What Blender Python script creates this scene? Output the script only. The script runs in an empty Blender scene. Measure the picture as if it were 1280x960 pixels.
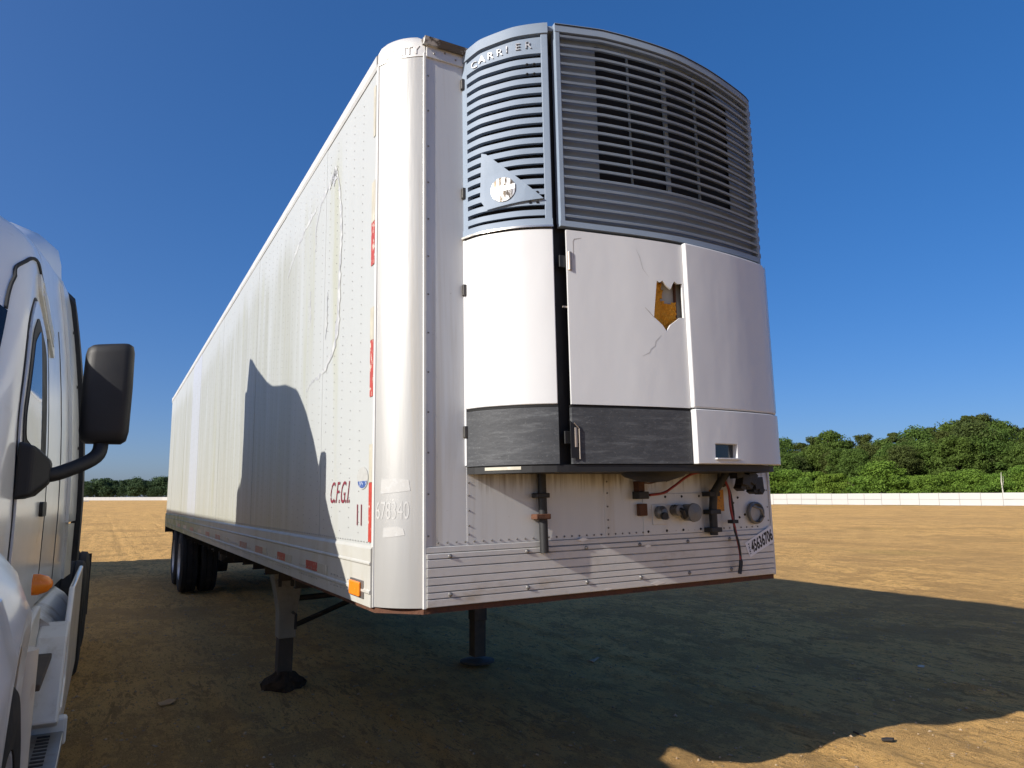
import bpy, bmesh, math, random
import numpy as np
from mathutils import Matrix, Vector
from mathutils.geometry import delaunay_2d_cdt

random.seed(7); RNG = np.random.default_rng(11)
SC = bpy.context.scene
COL = SC.collection
R = math.radians

# ------------------------------------------------------------------ camera
cd = bpy.data.cameras.new('camera'); cam = bpy.data.objects.new('camera', cd); COL.objects.link(cam)
cd.sensor_width = 36.0; cd.lens = 890.4675 / 1280 * 36.0
cd.clip_start = 0.05; cd.clip_end = 6000
right = Vector((0.873511, -0.4868, -0.002079)); down = Vector((0.074586, 0.138056, -0.987612)); fwd = Vector((0.481057, 0.862535, 0.156902))
CAM = Vector((-1.093562, -3.081558, 1.6))
m = Matrix.Identity(4)
for i in range(3):
    m[i][0] = right[i]; m[i][1] = -down[i]; m[i][2] = -fwd[i]; m[i][3] = CAM[i]
cam.matrix_world = m
SC.camera = cam

# ------------------------------------------------------------------ sky, sun, exposure
SUN_K, SUN_T = 0.13, 0.485           # light travels (1, K, -T)
sdir = Vector((-1, -SUN_K, SUN_T)).normalized()
elev = math.asin(sdir.z)
world = bpy.data.worlds.new('World'); SC.world = world; world.use_nodes = True
wn = world.node_tree; wn.nodes.clear()
sky = wn.nodes.new('ShaderNodeTexSky'); sky.sky_type = 'NISHITA'; sky.sun_disc = False
sky.sun_elevation = elev; sky.sun_rotation = math.atan2(sdir.x, sdir.y)
sky.altitude = 0; sky.air_density = 0.6; sky.dust_density = 2.0; sky.ozone_density = 5.0
bg = wn.nodes.new('ShaderNodeBackground'); bg.inputs['Strength'].default_value = 0.15
wo = wn.nodes.new('ShaderNodeOutputWorld')
gm = wn.nodes.new('ShaderNodeGamma'); gm.inputs[1].default_value = 0.6
hs = wn.nodes.new('ShaderNodeHueSaturation'); hs.inputs['Saturation'].default_value = 1.55; hs.inputs['Hue'].default_value = 0.5115      # deep, polarised-looking blue
wn.links.new(sky.outputs[0], gm.inputs[0]); wn.links.new(gm.outputs[0], hs.inputs['Color']); wn.links.new(hs.outputs[0], bg.inputs[0]); wn.links.new(bg.outputs[0], wo.inputs[0])
sl = bpy.data.lights.new('sun', 'SUN'); sl.energy = 3.95; sl.angle = R(0.53); sl.color = (1.0, 0.945, 0.86)
sun = bpy.data.objects.new('sun', sl); COL.objects.link(sun)
sun.rotation_euler = (-sdir).to_track_quat('-Z', 'Y').to_euler(); sun.location = (-30, -8, 30)
SC.view_settings.view_transform = 'Standard'; SC.view_settings.look = 'None'
SC.view_settings.exposure = 0.82; SC.view_settings.gamma = 1.0; SC.view_settings.use_curve_mapping = False
SC.render.engine = 'CYCLES'
SC.cycles.max_bounces = 6; SC.cycles.transparent_max_bounces = 6

# ------------------------------------------------------------------ materials
MATS = {}
class G:
    """small node graph helper"""
    def __init__(s, name, root=None):
        s.m = bpy.data.materials.new(name); s.m.use_nodes = True; s.t = s.m.node_tree; s.t.nodes.clear()
        s.out = s.n('ShaderNodeOutputMaterial'); s.b = s.n('ShaderNodeBsdfPrincipled')
        s.l(s.b.outputs[0], s.out.inputs[0])
        s.tc = s.n('ShaderNodeTexCoord')
        if root is not None: s.tc.object = root
        s.co = s.tc.outputs['Object']
    def n(s, t): return s.t.nodes.new(t)
    def l(s, a, b): s.t.links.new(a, b)
    def vec(s, sc, off=(0, 0, 0)):
        q = s.n('ShaderNodeMapping'); q.inputs['Scale'].default_value = sc; q.inputs['Location'].default_value = off
        s.l(s.co, q.inputs[0]); return q.outputs[0]
    def noise(s, sc, detail=4, rough=.6, dist=0, off=(0, 0, 0)):
        q = s.n('ShaderNodeTexNoise'); q.inputs['Scale'].default_value = 1; q.inputs['Detail'].default_value = detail
        q.inputs['Roughness'].default_value = rough; q.inputs['Distortion'].default_value = dist
        s.l(s.vec(sc, off), q.inputs['Vector']); return q.outputs['Fac']
    def vor(s, sc, feature='F1'):
        q = s.n('ShaderNodeTexVoronoi'); q.feature = feature; q.inputs['Scale'].default_value = 1
        s.l(s.vec(sc), q.inputs['Vector']); return q.outputs['Distance']
    def ramp(s, x, a, b, lo=0, hi=1):
        q = s.n('ShaderNodeMapRange'); q.interpolation_type = 'SMOOTHSTEP'
        for i, v in zip((1, 2, 3, 4), (a, b, lo, hi)): q.inputs[i].default_value = v
        s.l(x, q.inputs[0]); return q.outputs[0]
    def axis(s, i):
        q = s.n('ShaderNodeSeparateXYZ'); s.l(s.co, q.inputs[0]); return q.outputs[i]
    def math(s, op, a, b):
        q = s.n('ShaderNodeMath'); q.operation = op
        for i, v in enumerate((a, b)):
            if isinstance(v, (int, float)): q.inputs[i].default_value = v
            else: s.l(v, q.inputs[i])
        return q.outputs[0]
    def mix(s, f, a, b):
        q = s.n('ShaderNodeMix'); q.data_type = 'RGBA'
        for v, k in ((f, 0), (a, 6), (b, 7)):
            if isinstance(v, (int, float)): q.inputs[k].default_value = v
            elif isinstance(v, tuple): q.inputs[k].default_value = (*v[:3], 1)
            else: s.l(v, q.inputs[k])
        return q.outputs[2]
    def bump(s, h, strength, dist):
        q = s.n('ShaderNodeBump'); q.inputs['Strength'].default_value = strength; q.inputs['Distance'].default_value = dist
        s.l(h, q.inputs['Height']); s.l(q.outputs[0], s.b.inputs['Normal'])
    def done(s, col, rough=.5, metal=0., spec=.5):
        if isinstance(col, tuple): s.b.inputs['Base Color'].default_value = (*col, 1)
        else: s.l(col, s.b.inputs['Base Color'])
        if isinstance(rough, (int, float)): s.b.inputs['Roughness'].default_value = rough
        else: s.l(rough, s.b.inputs['Roughness'])
        s.b.inputs['Metallic'].default_value = metal; s.b.inputs['Specular IOR Level'].default_value = spec
        return s.m

def simple(name, col, rough=.5, metal=0., spec=.5, var=.25, scale=(6, 6, 6), dirt=None, dlo=.5, dhi=.75, dscale=(3, 3, 3), bump=0., bscale=(60, 60, 60), root=None):
    g = G(name, root)
    d = tuple(c * (1 - var) for c in col); u = tuple(min(1, c * (1 + var * .5)) for c in col)
    c = g.mix(g.noise(scale, 5, .65), d, u)
    if dirt: c = g.mix(g.ramp(g.noise(dscale, 6, .7), dlo, dhi), c, dirt)
    r = g.ramp(g.noise(scale, 4), .2, .8, rough * .85, min(1, rough * 1.15))
    if bump: g.bump(g.noise(bscale, 4), 1, bump)
    return g.done(c, r, metal, spec)

# ------------------------------------------------------------------ mesh builder
class MB:
    def __init__(s): s.v = []; s.f = []
    def add(s, vs, fs):
        o = len(s.v); s.v += [tuple(p) for p in vs]; s.f += [tuple(i + o for i in f) for f in fs]; return s
    def box(s, x0, x1, y0, y1, z0, z1):
        return s.add([(x0, y0, z0), (x1, y0, z0), (x1, y1, z0), (x0, y1, z0), (x0, y0, z1), (x1, y0, z1), (x1, y1, z1), (x0, y1, z1)],
                     [(0, 3, 2, 1), (4, 5, 6, 7), (0, 1, 5, 4), (1, 2, 6, 5), (2, 3, 7, 6), (3, 0, 4, 7)])
    def prism(s, poly, axis, a, b):
        """polygon (2-D) extruded along axis from a to b; axes order: x->(y,z) y->(x,z) z->(x,y)"""
        n = len(poly)
        def P(p, t): return {'x': (t, p[0], p[1]), 'y': (p[0], t, p[1]), 'z': (p[0], p[1], t)}[axis]
        return s.add([P(p, a) for p in poly] + [P(p, b) for p in poly],
                     [tuple(range(n)), tuple(range(2 * n - 1, n - 1, -1))] + [(i, (i + 1) % n, (i + 1) % n + n, i + n) for i in range(n)])
    def sweep(s, rings, closed=True, caps=True):
        n = len(rings[0]); vs = [p for r in rings for p in r]; fs = []
        for k in range(len(rings) - 1):
            for i in range(n if closed else n - 1):
                j = (i + 1) % n; fs.append((k * n + i, k * n + j, (k + 1) * n + j, (k + 1) * n + i))
        if caps and closed:
            fs.append(tuple(range(n - 1, -1, -1))); fs.append(tuple(range((len(rings) - 1) * n, len(rings) * n)))
        return s.add(vs, fs)
    def tube(s, path, r, n=8):
        P = [Vector(p) for p in path]; rings = []
        for i, p in enumerate(P):
            t = (P[min(i + 1, len(P) - 1)] - P[max(i - 1, 0)]).normalized()
            a = t.orthogonal().normalized() if i == 0 else (rings_a - t * rings_a.dot(t)).normalized()
            rings_a = a; b = t.cross(a); rr = r[i] if isinstance(r, (list, tuple)) else r
            rings.append([p + (a * math.cos(q) + b * math.sin(q)) * rr for q in (2 * math.pi * k / n for k in range(n))])
        return s.sweep(rings)
    def lathe(s, prof, c, axis='x', n=32):
        """prof: list of (offset along axis, radius), closed loop"""
        vs = []; k = len(prof)
        for i in range(n):
            a = 2 * math.pi * i / n; ca, sa = math.cos(a), math.sin(a)
            for (o, r) in prof:
                d = {'x': (o, r * ca, r * sa), 'y': (r * ca, o, r * sa), 'z': (r * ca, r * sa, o)}[axis]
                vs.append((c[0] + d[0], c[1] + d[1], c[2] + d[2]))
        fs = [(i * k + j, i * k + (j + 1) % k, ((i + 1) % n) * k + (j + 1) % k, ((i + 1) % n) * k + j) for i in range(n) for j in range(k)]
        return s.add(vs, fs)
    def cyl(s, c, r, axis, a, b, n=16):
        return s.lathe([(a, 1e-4), (a, r), (b, r), (b, 1e-4)], c, axis, n)
    def mesh(s, name, smooth=None):
        me = bpy.data.meshes.new(name); me.from_pydata(s.v, [], s.f)
        bm = bmesh.new(); bm.from_mesh(me); bmesh.ops.remove_doubles(bm, verts=bm.verts, dist=1e-6)
        bmesh.ops.recalc_face_normals(bm, faces=bm.faces); bm.to_mesh(me); bm.free()
        if smooth is not None:
            me.shade_smooth(); me.set_sharp_from_angle(angle=R(smooth))
        return me
    def build(s, name, mat, parent=None, smooth=None, bevel=0., seg=2):
        return link(name, s.mesh(name, smooth), mat, parent, bevel, seg)

def link(name, me, mat, parent=None, bevel=0., seg=2):
    if mat and not len(me.materials): me.materials.append(mat)
    o = bpy.data.objects.new(name, me); COL.objects.link(o)
    if parent: o.parent = parent
    if bevel:
        b = o.modifiers.new('bevel', 'BEVEL'); b.width = bevel; b.segments = seg; b.limit_method = 'ANGLE'; b.angle_limit = R(40)
    return o
def tag(o, label=None, cat=None, group=None, kind=None):
    for k, v in (('label', label), ('category', cat), ('group', group), ('kind', kind)):
        if v: o[k] = v
    return o
def empty(name, loc=(0, 0, 0)):
    o = bpy.data.objects.new(name, None); COL.objects.link(o); o.location = loc; o.empty_display_size = .3; return o
def dup(o, parent=None, loc=None):
    c = o.copy(); COL.objects.link(c)
    c.parent = parent
    if loc is not None: c.location = loc
    for ch in o.children: dup(ch, c)
    return c

def inside(p, poly):
    r = False; n = len(poly)
    for i in range(n):
        a, b = poly[i], poly[(i + 1) % n]
        if (a[1] > p[1]) != (b[1] > p[1]) and p[0] < (b[0] - a[0]) * (p[1] - a[1]) / (b[1] - a[1]) + a[0]: r = not r
    return r
def dense(poly, step):
    o = []
    for i, a in enumerate(poly):
        b = poly[(i + 1) % len(poly)]; k = max(1, int(math.hypot(b[0] - a[0], b[1] - a[1]) / step))
        o += [(a[0] + (b[0] - a[0]) * j / k, a[1] + (b[1] - a[1]) * j / k) for j in range(k)]
    return o
def patch(poly, holes, fmap, t0, t1, step):
    """sheet with thickness: 2-D polygon with holes laid on the surface fmap(u, v, offset)"""
    loops = [dense(poly, step)] + [dense(h, step) for h in holes]
    vs = []; es = []
    for lp in loops:
        o = len(vs); vs += lp; es += [(o + i, o + (i + 1) % len(lp)) for i in range(len(lp))]
    us = [p[0] for p in poly]; ws = [p[1] for p in poly]
    u = min(us) + step * .5
    while u < max(us):
        w = min(ws) + step * .5
        while w < max(ws):
            if inside((u, w), poly) and not any(inside((u, w), h) for h in holes): vs.append((u, w))
            w += step
        u += step
    r = delaunay_2d_cdt([Vector(p) for p in vs], es, [], 0, 1e-5)
    P = [tuple(p) for p in r[0]]; T = []
    for f in r[2]:
        c = (sum(P[i][0] for i in f) / len(f), sum(P[i][1] for i in f) / len(f))
        if inside(c, poly) and not any(inside(c, h) for h in holes): T.append(tuple(f))
    n = len(P); ed = {}
    for f in T:
        for i in range(len(f)):
            a, b = f[i], f[(i + 1) % len(f)]; ed[(min(a, b), max(a, b))] = ed.get((min(a, b), max(a, b)), 0) + 1
    mb = MB()
    fs = T + [tuple(i + n for i in reversed(f)) for f in T] + [(a, b, b + n, a + n) for (a, b), k in ed.items() if k == 1]
    return mb.add([fmap(p[0], p[1], t1) for p in P] + [fmap(p[0], p[1], t0) for p in P], fs)

def text_data(body, size=1., extrude=0., shear=0., align='LEFT', bold=0.):
    cu = bpy.data.curves.new('text', 'FONT'); cu.body = body; cu.size = size; cu.extrude = extrude; cu.shear = shear; cu.offset = bold
    cu.align_x = align; cu.resolution_u = 4
    o = bpy.data.objects.new('text', cu); COL.objects.link(o)
    me = bpy.data.meshes.new_from_object(o.evaluated_get(bpy.context.evaluated_depsgraph_get()))
    vs = [tuple(v.co) for v in me.vertices]; fs = [tuple(p.vertices) for p in me.polygons]
    bpy.data.objects.remove(o); bpy.data.curves.remove(cu); bpy.data.meshes.remove(me)
    return vs, fs
def catmull(P, k=8):
    P = [np.array(p, float) for p in P]; Q = [2 * P[0] - P[1]] + P + [2 * P[-1] - P[-2]]; o = []
    for i in range(1, len(Q) - 2):
        for j in range(k):
            t = j / k; a, b, c, d = Q[i - 1:i + 3]
            o.append(.5 * ((2 * b) + (c - a) * t + (2 * a - 5 * b + 4 * c - d) * t * t + (3 * b - a - 3 * c + d) * t ** 3))
    o.append(P[-1]); return np.array(o)

# ------------------------------------------------------------------ ground (one sheet to the horizon)
def vnoise(x, y, seed, n=256):
    r = np.random.default_rng(seed).random((n, n)); xi = np.floor(x).astype(int); yi = np.floor(y).astype(int)
    fx = x - xi; fy = y - yi; fx = fx * fx * (3 - 2 * fx); fy = fy * fy * (3 - 2 * fy)
    a = r[xi % n, yi % n]; b = r[(xi + 1) % n, yi % n]; c = r[xi % n, (yi + 1) % n]; d = r[(xi + 1) % n, (yi + 1) % n]
    return (a * (1 - fx) + b * fx) * (1 - fy) + (c * (1 - fx) + d * fx) * fy - .5
def axis_pts(a, b, h, far, g=1.12):
    c = list(np.arange(a, b + h / 2, h)); s = h; lo = a; hi = b; L = []; H = []
    while lo > -far: s *= g; lo -= s; L.append(lo)
    s = h
    while hi < far: s *= g; hi += s; H.append(hi)
    return np.array(L[::-1] + c + H)
def ground_h(x, y):
    h = .030 * vnoise(x * .5, y * .22, 1) + .018 * vnoise(x * 2.1, y * .9, 2) + .014 * vnoise(x * 6, y * 3, 3) + .016 * vnoise(x * 16, y * 8, 4)
    for i, (x0, w, dp) in enumerate([(-.3, .12, .018), (.75, .1, .012), (3.1, .14, .02), (3.6, .1, .015), (5.2, .16, .022), (6.1, .12, .02), (7.9, .15, .018), (8.7, .12, .02), (11.6, .2, .03), (13.1, .2, .03), (15.8, .3, .03), (18.5, .3, .03)]):
        xx = x - x0 - .05 * (y - 3) * (1 if i % 2 else -.6) * .4 - .25 * vnoise(y * .12, y * 0 + i, 20 + i)
        brk = np.clip(.55 + 1.6 * vnoise(y * .5, y * 0 + 3 * i, 40 + i), 0, 1)
        h = h - dp * brk * np.exp(-(xx / w) ** 2) * (1 + .8 * np.sign(np.sin(y * 26 + 4 * xx / w)) * .35) + .5 * dp * brk * np.exp(-((np.abs(xx) - 1.8 * w) / (.6 * w)) ** 2)
    fade = 1 / (1 + ((np.hypot(x - 3, y - 4)) / 60) ** 2)
    return h * fade - .012
gx = axis_pts(-3.2, 9.5, .055, 2600); gy = axis_pts(-2.2, 11.5, .055, 2600)
X, Y = np.meshgrid(gx, gy); Z = ground_h(X, Y)
nv = X.size; nx = len(gx); ny = len(gy)
me = bpy.data.meshes.new('ground'); me.vertices.add(nv)
me.vertices.foreach_set('co', np.stack([X, Y, Z], -1).astype(np.float32).ravel())
i0 = (np.arange(ny - 1)[:, None] * nx + np.arange(nx - 1)[None, :]).ravel()
quads = np.stack([i0, i0 + 1, i0 + 1 + nx, i0 + nx], -1).ravel()
nf = len(i0); me.loops.add(nf * 4); me.loops.foreach_set('vertex_index', quads.astype(np.int32))
me.polygons.add(nf); me.polygons.foreach_set('loop_start', (np.arange(nf) * 4).astype(np.int32))
me.update(calc_edges=True); me.validate(); me.shade_smooth()
g = G('clay_soil')
fine = g.noise((55, 45, 40), 6, .8); mid = g.noise((2.2, 1.0, 1), 7, .75); big = g.noise((.16, .07, 1), 5, .6)
c = g.mix(g.ramp(mid, .3, .72), (0.618, 0.355, 0.116), (0.845, 0.500, 0.179))
c = g.mix(g.ramp(big, .42, .68, 0, .6), c, (0.680, 0.374, 0.121))
c = g.mix(g.ramp(g.noise((1.1, .09, 1), 6, .75, .3), .56, .64, 0, .40), c, (0.371, 0.209, 0.079))      # long drag streaks
c = g.mix(g.ramp(g.noise((.35, .02, 1), 6, .8, .2, (5, 1, 0)), .55, .61, 0, .45), c, (0.371, 0.204, 0.075))
c = g.mix(g.ramp(g.noise((20, 5, 1), 6, .8, .5), .548, .585, 0, .85), c, (0.154, 0.083, 0.030))             # short crumbly flecks along the tracks
c = g.mix(g.ramp(g.noise((7, 1.4, 1), 6, .8, .4, (1, 8, 0)), .555, .60, 0, .75), c, (0.185, 0.098, 0.037))
c = g.mix(g.ramp(g.noise((3.2, 1.8, 1), 6, .8, .6, (2, 5, 0)), .56, .60, 0, .5), c, (0.247, 0.137, 0.052))
c = g.mix(g.ramp(g.noise((.9, .75, 1), 9, .82, .3, (7, 3, 0)), .53, .555, 0, .65), c, (0.288, 0.161, 0.062))
c = g.mix(g.ramp(g.noise((.22, .2, 1), 9, .82, .3, (1, 4, 0)), .53, .555, 0, .6), c, (0.309, 0.175, 0.069))
c = g.mix(g.ramp(g.noise((.05, .045, 1), 8, .75, .3, (6, 2, 0)), .50, .60, 0, .4), c, (0.412, 0.243, 0.096))
c = g.mix(g.ramp(g.noise((75, 26, 1), 5, .75, .4, (4, 9, 0)), .58, .62, 0, .9), c, (0.124, 0.068, 0.025))
c = g.mix(g.ramp(fine, .54, .66, 0, .55), c, (0.309, 0.170, 0.062))
c = g.mix(g.ramp(g.noise((170, 150, 150), 3, .7), .35, .65, 0, .35), c, (0.860, 0.583, 0.233))
peb = g.vor((30, 30, 30)); c = g.mix(g.ramp(peb, .08, .14, .5, 0), c, (.85, .66, .42))
c = g.mix(g.ramp(g.noise((.035, .035, 1), 4, .6, 0, (3, 7, 0)), .60, .72, 0, .5), c, (0.206, 0.194, 0.058))   # thin weeds far off
hgt = g.math('ADD', g.math('MULTIPLY', fine, .9), g.math('ADD', g.noise((130, 110, 110), 3), g.math('MULTIPLY', g.noise((12, 6, 6), 6, .8), 1.8)))
g.bump(hgt, 1.0, .022)
ground_mat = g.done(c, .95, 0, .1)
tag(link('ground', me, ground_mat), kind='structure')

# ------------------------------------------------------------------ the reefer trailer
OFF = Vector((0, 0, 1.102303))
MR = Matrix(((0.999886, 0, -0.015072), (0.00011, 0.999973, 0.007289), (0.015072, -0.00729, 0.99986)))
trailer = empty('refrigerated_trailer'); trailer.matrix_world = Matrix.Translation(OFF) @ MR.to_4x4()
tag(trailer, 'long dirty white refrigerated box trailer with grey cooling unit on its nose', 'trailer')
W, L, H = 2.6, 14.22, 2.778
T = trailer

def side_material(name, base, dirt, d_amt):
    g = G(name, T)
    yy, zz = g.axis(1), g.axis(2)
    c = g.mix(g.noise((1, 2.5, 1.2), 5, .6), tuple(b * .93 for b in base), base)
    st = g.noise((1, 7.5, .38), 6, .68, .25); st2 = g.noise((1, 2.0, .16), 5, .65, .2, (0, 3, 0)); st3 = g.noise((1, 26, .9), 4, .6, 0, (0, 9, 0))
    # ragged upper limit of the algae streaks, clean wash band under the roof rail
    lim = g.math('ADD', g.math('MULTIPLY', st2, .9), g.math('MULTIPLY', st, .25))
    top = g.ramp(g.math('SUBTRACT', g.math('ADD', 1.83, lim), zz), -.12, .22)
    along = g.ramp(yy, 1.0, 2.4)
    along = g.math('ADD', .10, g.math('MULTIPLY', along, .9))
    k = g.math('MULTIPLY', g.math('MULTIPLY', g.ramp(st, .30, .66, .15, 1), along), top)
    c = g.mix(g.math('MULTIPLY', k, d_amt), c, dirt)
    c = g.mix(g.math('MULTIPLY', g.math('MULTIPLY', g.ramp(st3, .55, .72, 0, .5), along), top), c, (.28, .27, .18))
    c = g.mix(g.math('MULTIPLY', g.ramp(st2, .56, .70, 0, .5), top), c, (.33, .33, .20))
    c = g.mix(g.ramp(g.noise((1, 9, 1.4), 6, .8, .8, (0, 0, 5)), .66, .70, 0, .5), c, (.42, .43, .42))       # scuffs
    low = g.ramp(g.math('ADD', zz, g.math('MULTIPLY', st, .3)), .65, .30, 0, .45)
    c = g.mix(g.math('MULTIPLY', low, along), c, (.33, .34, .25))
    g.bump(g.noise((1, 1.1, .8), 3), .6, .010)
    return g.done(c, .42, 0, .35)
m_side = side_material('weathered_white_side', (.415, .43, .425), (.29, .29, .235), .75)
m_side_new = side_material('newer_white_sheet', (.415, .435, .485), (.355, .365, .335), .35)
m_white = simple('white_trim_paint', (.58, .58, .565), .4, dirt=(.50, .48, .40), dlo=.52, dhi=.8, dscale=(3, 3, .8), root=T)
g = G('brushed_post', T)
c = g.mix(g.noise((9, 9, .8), 5, .6), (.355, .355, .345), (.435, .43, .415))
c = g.mix(g.ramp(g.noise((14, 14, .5), 5, .7, .3), .52, .74, 0, .5), c, (.38, .345, .285))
c = g.mix(g.ramp(g.noise((30, 30, 8), 4, .8), .62, .70, 0, .4), c, (.44, .42, .37))
g.bump(g.noise((30, 30, 3), 3), .4, .002)
m_post = g.done(c, .36, .35, .5)
g = G('front_aluminium', T)
zz = g.axis(2); xx = g.axis(0)
c = g.mix(g.noise((5, 5, .7), 5, .6), (.53, .54, .54), (.63, .635, .63))
c = g.mix(g.ramp(g.noise((7, 7, .4), 5, .7, .3), .50, .75, 0, .6), c, (.42, .38, .31))
drip = g.noise((34, 34, 1.1), 5, .7, .2); dl = g.math('SUBTRACT', g.math('ADD', zz, g.math('MULTIPLY', drip, -.34)), .10)
c = g.mix(g.math('MULTIPLY', g.ramp(dl, .24, .38, 0, .75), g.math('MULTIPLY', g.ramp(zz, .66, .60), g.ramp(xx, .40, .46))), c, (.15, .115, .075))      # oily drip stain below the unit
c = g.mix(g.ramp(g.noise((20, 20, 20), 4, .8), .66, .72, 0, .4), c, (.25, .22, .18))
m_front = g.done(c, .38, .25, .5)
m_rail = simple('dull_aluminium_rail', (.61, .60, .58), .42, .35, var=.18, scale=(12, 3, 12), dirt=(.42, .37, .30), dlo=.5, dhi=.8, dscale=(4, 1.5, 8), root=T)
g = G('dirty_side_rail', T)
yy = g.axis(1)
c = g.mix(g.noise((3, 2, 9), 5, .6), (.44, .435, .40), (.56, .555, .51))
c = g.mix(g.ramp(g.noise((4, 5, 1.2), 5, .7), .45, .7, 0, .5), c, (.40, .37, .28))
c = g.mix(g.math('MULTIPLY', g.ramp(yy, 3.5, 11.5), g.ramp(g.noise((3, 2, 5), 4), .3, .6, .5, 1)), c, (.16, .22, .085))     # algae toward the rear
m_siderail = g.done(c, .5, .2, .4)
m_rust = simple('rusty_steel', (.13, .055, .03), .85, .2, var=.5, scale=(14, 14, 14), dirt=(.035, .025, .02), dscale=(6, 6, 6), bump=.004, root=T)
m_dark = simple('black_chassis', (.022, .021, .02), .7, .1, var=.4, dirt=(.07, .055, .04), dlo=.5, dhi=.8)
m_mudsteel = simple('muddy_grey_steel', (.27, .25, .20), .85, .0, var=.35, scale=(9, 9, 5), dirt=(.13, .10, .07), dlo=.5, dhi=.75, bump=.004)
m_leg = simple('greasy_dark_steel', (.075, .06, .045), .9, .0, var=.4, dirt=(.12, .09, .06), dlo=.5, dhi=.75)
m_mud = simple('clod_mud', (.055, .038, .026), .95, 0, .1, var=.5, scale=(18, 18, 18), bump=.02, bscale=(30, 30, 30))
m_rivet = simple('rivet_grey', (.40, .40, .385), .5, .4, var=.5, scale=(40, 40, 40))
m_rivet2 = simple('bolt_grey', (.22, .21, .20), .45, .6, var=.4)
m_seam = simple('seam_sealant', (.10, .09, .08), .8, var=.4)
m_tyre = simple('tyre_rubber', (.020, .020, .021), .85, 0, .3, var=.4, scale=(20, 20, 20), dirt=(.075, .06, .045), dlo=.52, dhi=.8, dscale=(5, 5, 5))
m_rim = simple('white_rim', (.55, .57, .60), .4, .3, var=.3, dirt=(.25, .22, .18))

# side walls: single sheets with lapped edges, both sides
edges_y = [.215] + [1.20 + 1.185 * i for i in range(11)] + [L - .06]
for sgn, x0 in ((-1, 0.), (1, W)):
    for i in range(len(edges_y) - 1):
        a, b = edges_y[i], edges_y[i + 1]; t = .0035 if i % 2 else .002
        mb = MB(); xs = (x0, x0 + .03) if sgn < 0 else (x0 - .03, x0)
        xs = (xs[0] - t, xs[1]) if sgn < 0 else (xs[0], xs[1] + t)
        mb.box(xs[0], xs[1], a - (.012 if i % 2 else 0), b + (.012 if i % 2 else 0), .262, 2.71)
        mb.build('side_panel', m_side_new if i == 7 else m_side, T)
# hidden core box behind skins
MB().prism([(.03, .22), (.20, .035), (W - .20, .035), (W - .03, .22), (W - .03, L - .05), (.03, L - .05)], 'z', .03, H - .03).build('insulated_body', m_white, T)
# bottom side rails (stepped extrusion)
for sgn in (-1, 1):
    def sx(d): return (-d if sgn < 0 else W + d)
    poly = [(sx(.004), .275), (sx(.016), .262), (sx(.016), .205), (sx(.022), .198), (sx(.022), .192), (sx(.016), .186), (sx(.016), .078), (sx(.021), .072), (sx(.021), .062), (sx(.014), .056), (sx(.014), .0), (sx(-.05), 0), (sx(-.05), .275)]
    MB().prism(poly, 'y', .19, L).build('bottom_side_rail', m_siderail, T)
    poly = [(sx(.004), 2.70), (sx(.012), 2.715), (sx(.012), 2.765), (sx(.0), H), (sx(-.06), H + .006), (sx(-.06), 2.70)]
    MB().prism(poly, 'y', .2, L).build('top_rail', m_white, T)
    MB().box(*( (-.0045, .01) if sgn < 0 else (W - .01, W + .0045)), .22, L - .02, 2.693, 2.699).build('sealant_line', m_seam, T)
MB().prism([(.05, H), (.6, H + .018), (1.3, H + .025), (2.0, H + .018), (W - .05, H), (W - .05, H - .02), (.05, H - .02)], 'y', .1, L - .03).build('roof', m_white, T)
# corner posts: shallow convex casting from side to front
def post_pts(right_):
    p0, p1, sg = np.array((0., .185)), np.array((.171, 0.)), .022
    o = []
    for i in range(13):
        t = i / 12; p = p0 + (p1 - p0) * t; b = 4 * t * (1 - t) * sg; nrm = np.array((-.73, -.68)); q = p + nrm * b
        o.append((q[0], q[1]) if not right_ else (W - q[0], q[1]))
    return o
for rt in (False, True):
    P = post_pts(rt); xi = .14 if not rt else W - .14
    MB().prism(P + [(P[-1][0], .1), (xi, .2)], 'z', .004, 2.70).build('corner_post', m_post, T, smooth=30)
    # top casting with raised lettering
    c0 = np.array((.10, .11)) if not rt else np.array((W - .10, .11))
    P2 = [tuple(np.array(p) + (np.array(p) - c0) * .05) for p in P]
    rings = []
    for z_, s_ in ((2.703, 0), (2.77, 0), (2.80, .12), (2.822, .35), (2.832, .75)):
        rings.append([(p[0] + (c0[0] - p[0]) * s_, p[1] + (c0[1] - p[1]) * s_, z_) for p in P2] + [(P2[-1][0], .13, z_), (xi + (.04 if rt else -.04), .22, z_)])
    cap = MB().sweep(rings).build('corner_casting', m_rail, T, smooth=35)
    if not rt:
        vs, fs = text_data('UTILITY', .062, .003)
        xs = [v[0] for v in vs]; w_ = max(xs)
        def lm(v, w_=w_):
            t = .12 + .78 * v[0] / w_; k = t * 12; i = min(11, int(k)); a = np.array(P2[i]); b = np.array(P2[i + 1]); p = a + (b - a) * (k - i)
            n_ = np.array((b[1] - a[1], -(b[0] - a[0]))); n_ = -n_ / np.linalg.norm(n_)
            n_ = n_ if np.dot(n_, (-1, -1)) > 0 else -n_
            p = p + n_ * (v[2] + .001)
            return (p[0], p[1], 2.716 + v[1])
        MB().add([lm(v) for v in vs], fs).build('raised_lettering', m_rail, cap)
    # thin cover strips at both post edges
    xa = -.006 if not rt else W - .004
    MB().box(xa, xa + .010, .186, .214, .0, 2.72).build('post_edge_strip', m_white, T, bevel=.002)
    xb = .166 if not rt else W - .180
    MB().box(xb, xb + .014, -.009, .02, .0, 2.72).build('post_edge_strip', m_white, T, bevel=.002)
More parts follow.
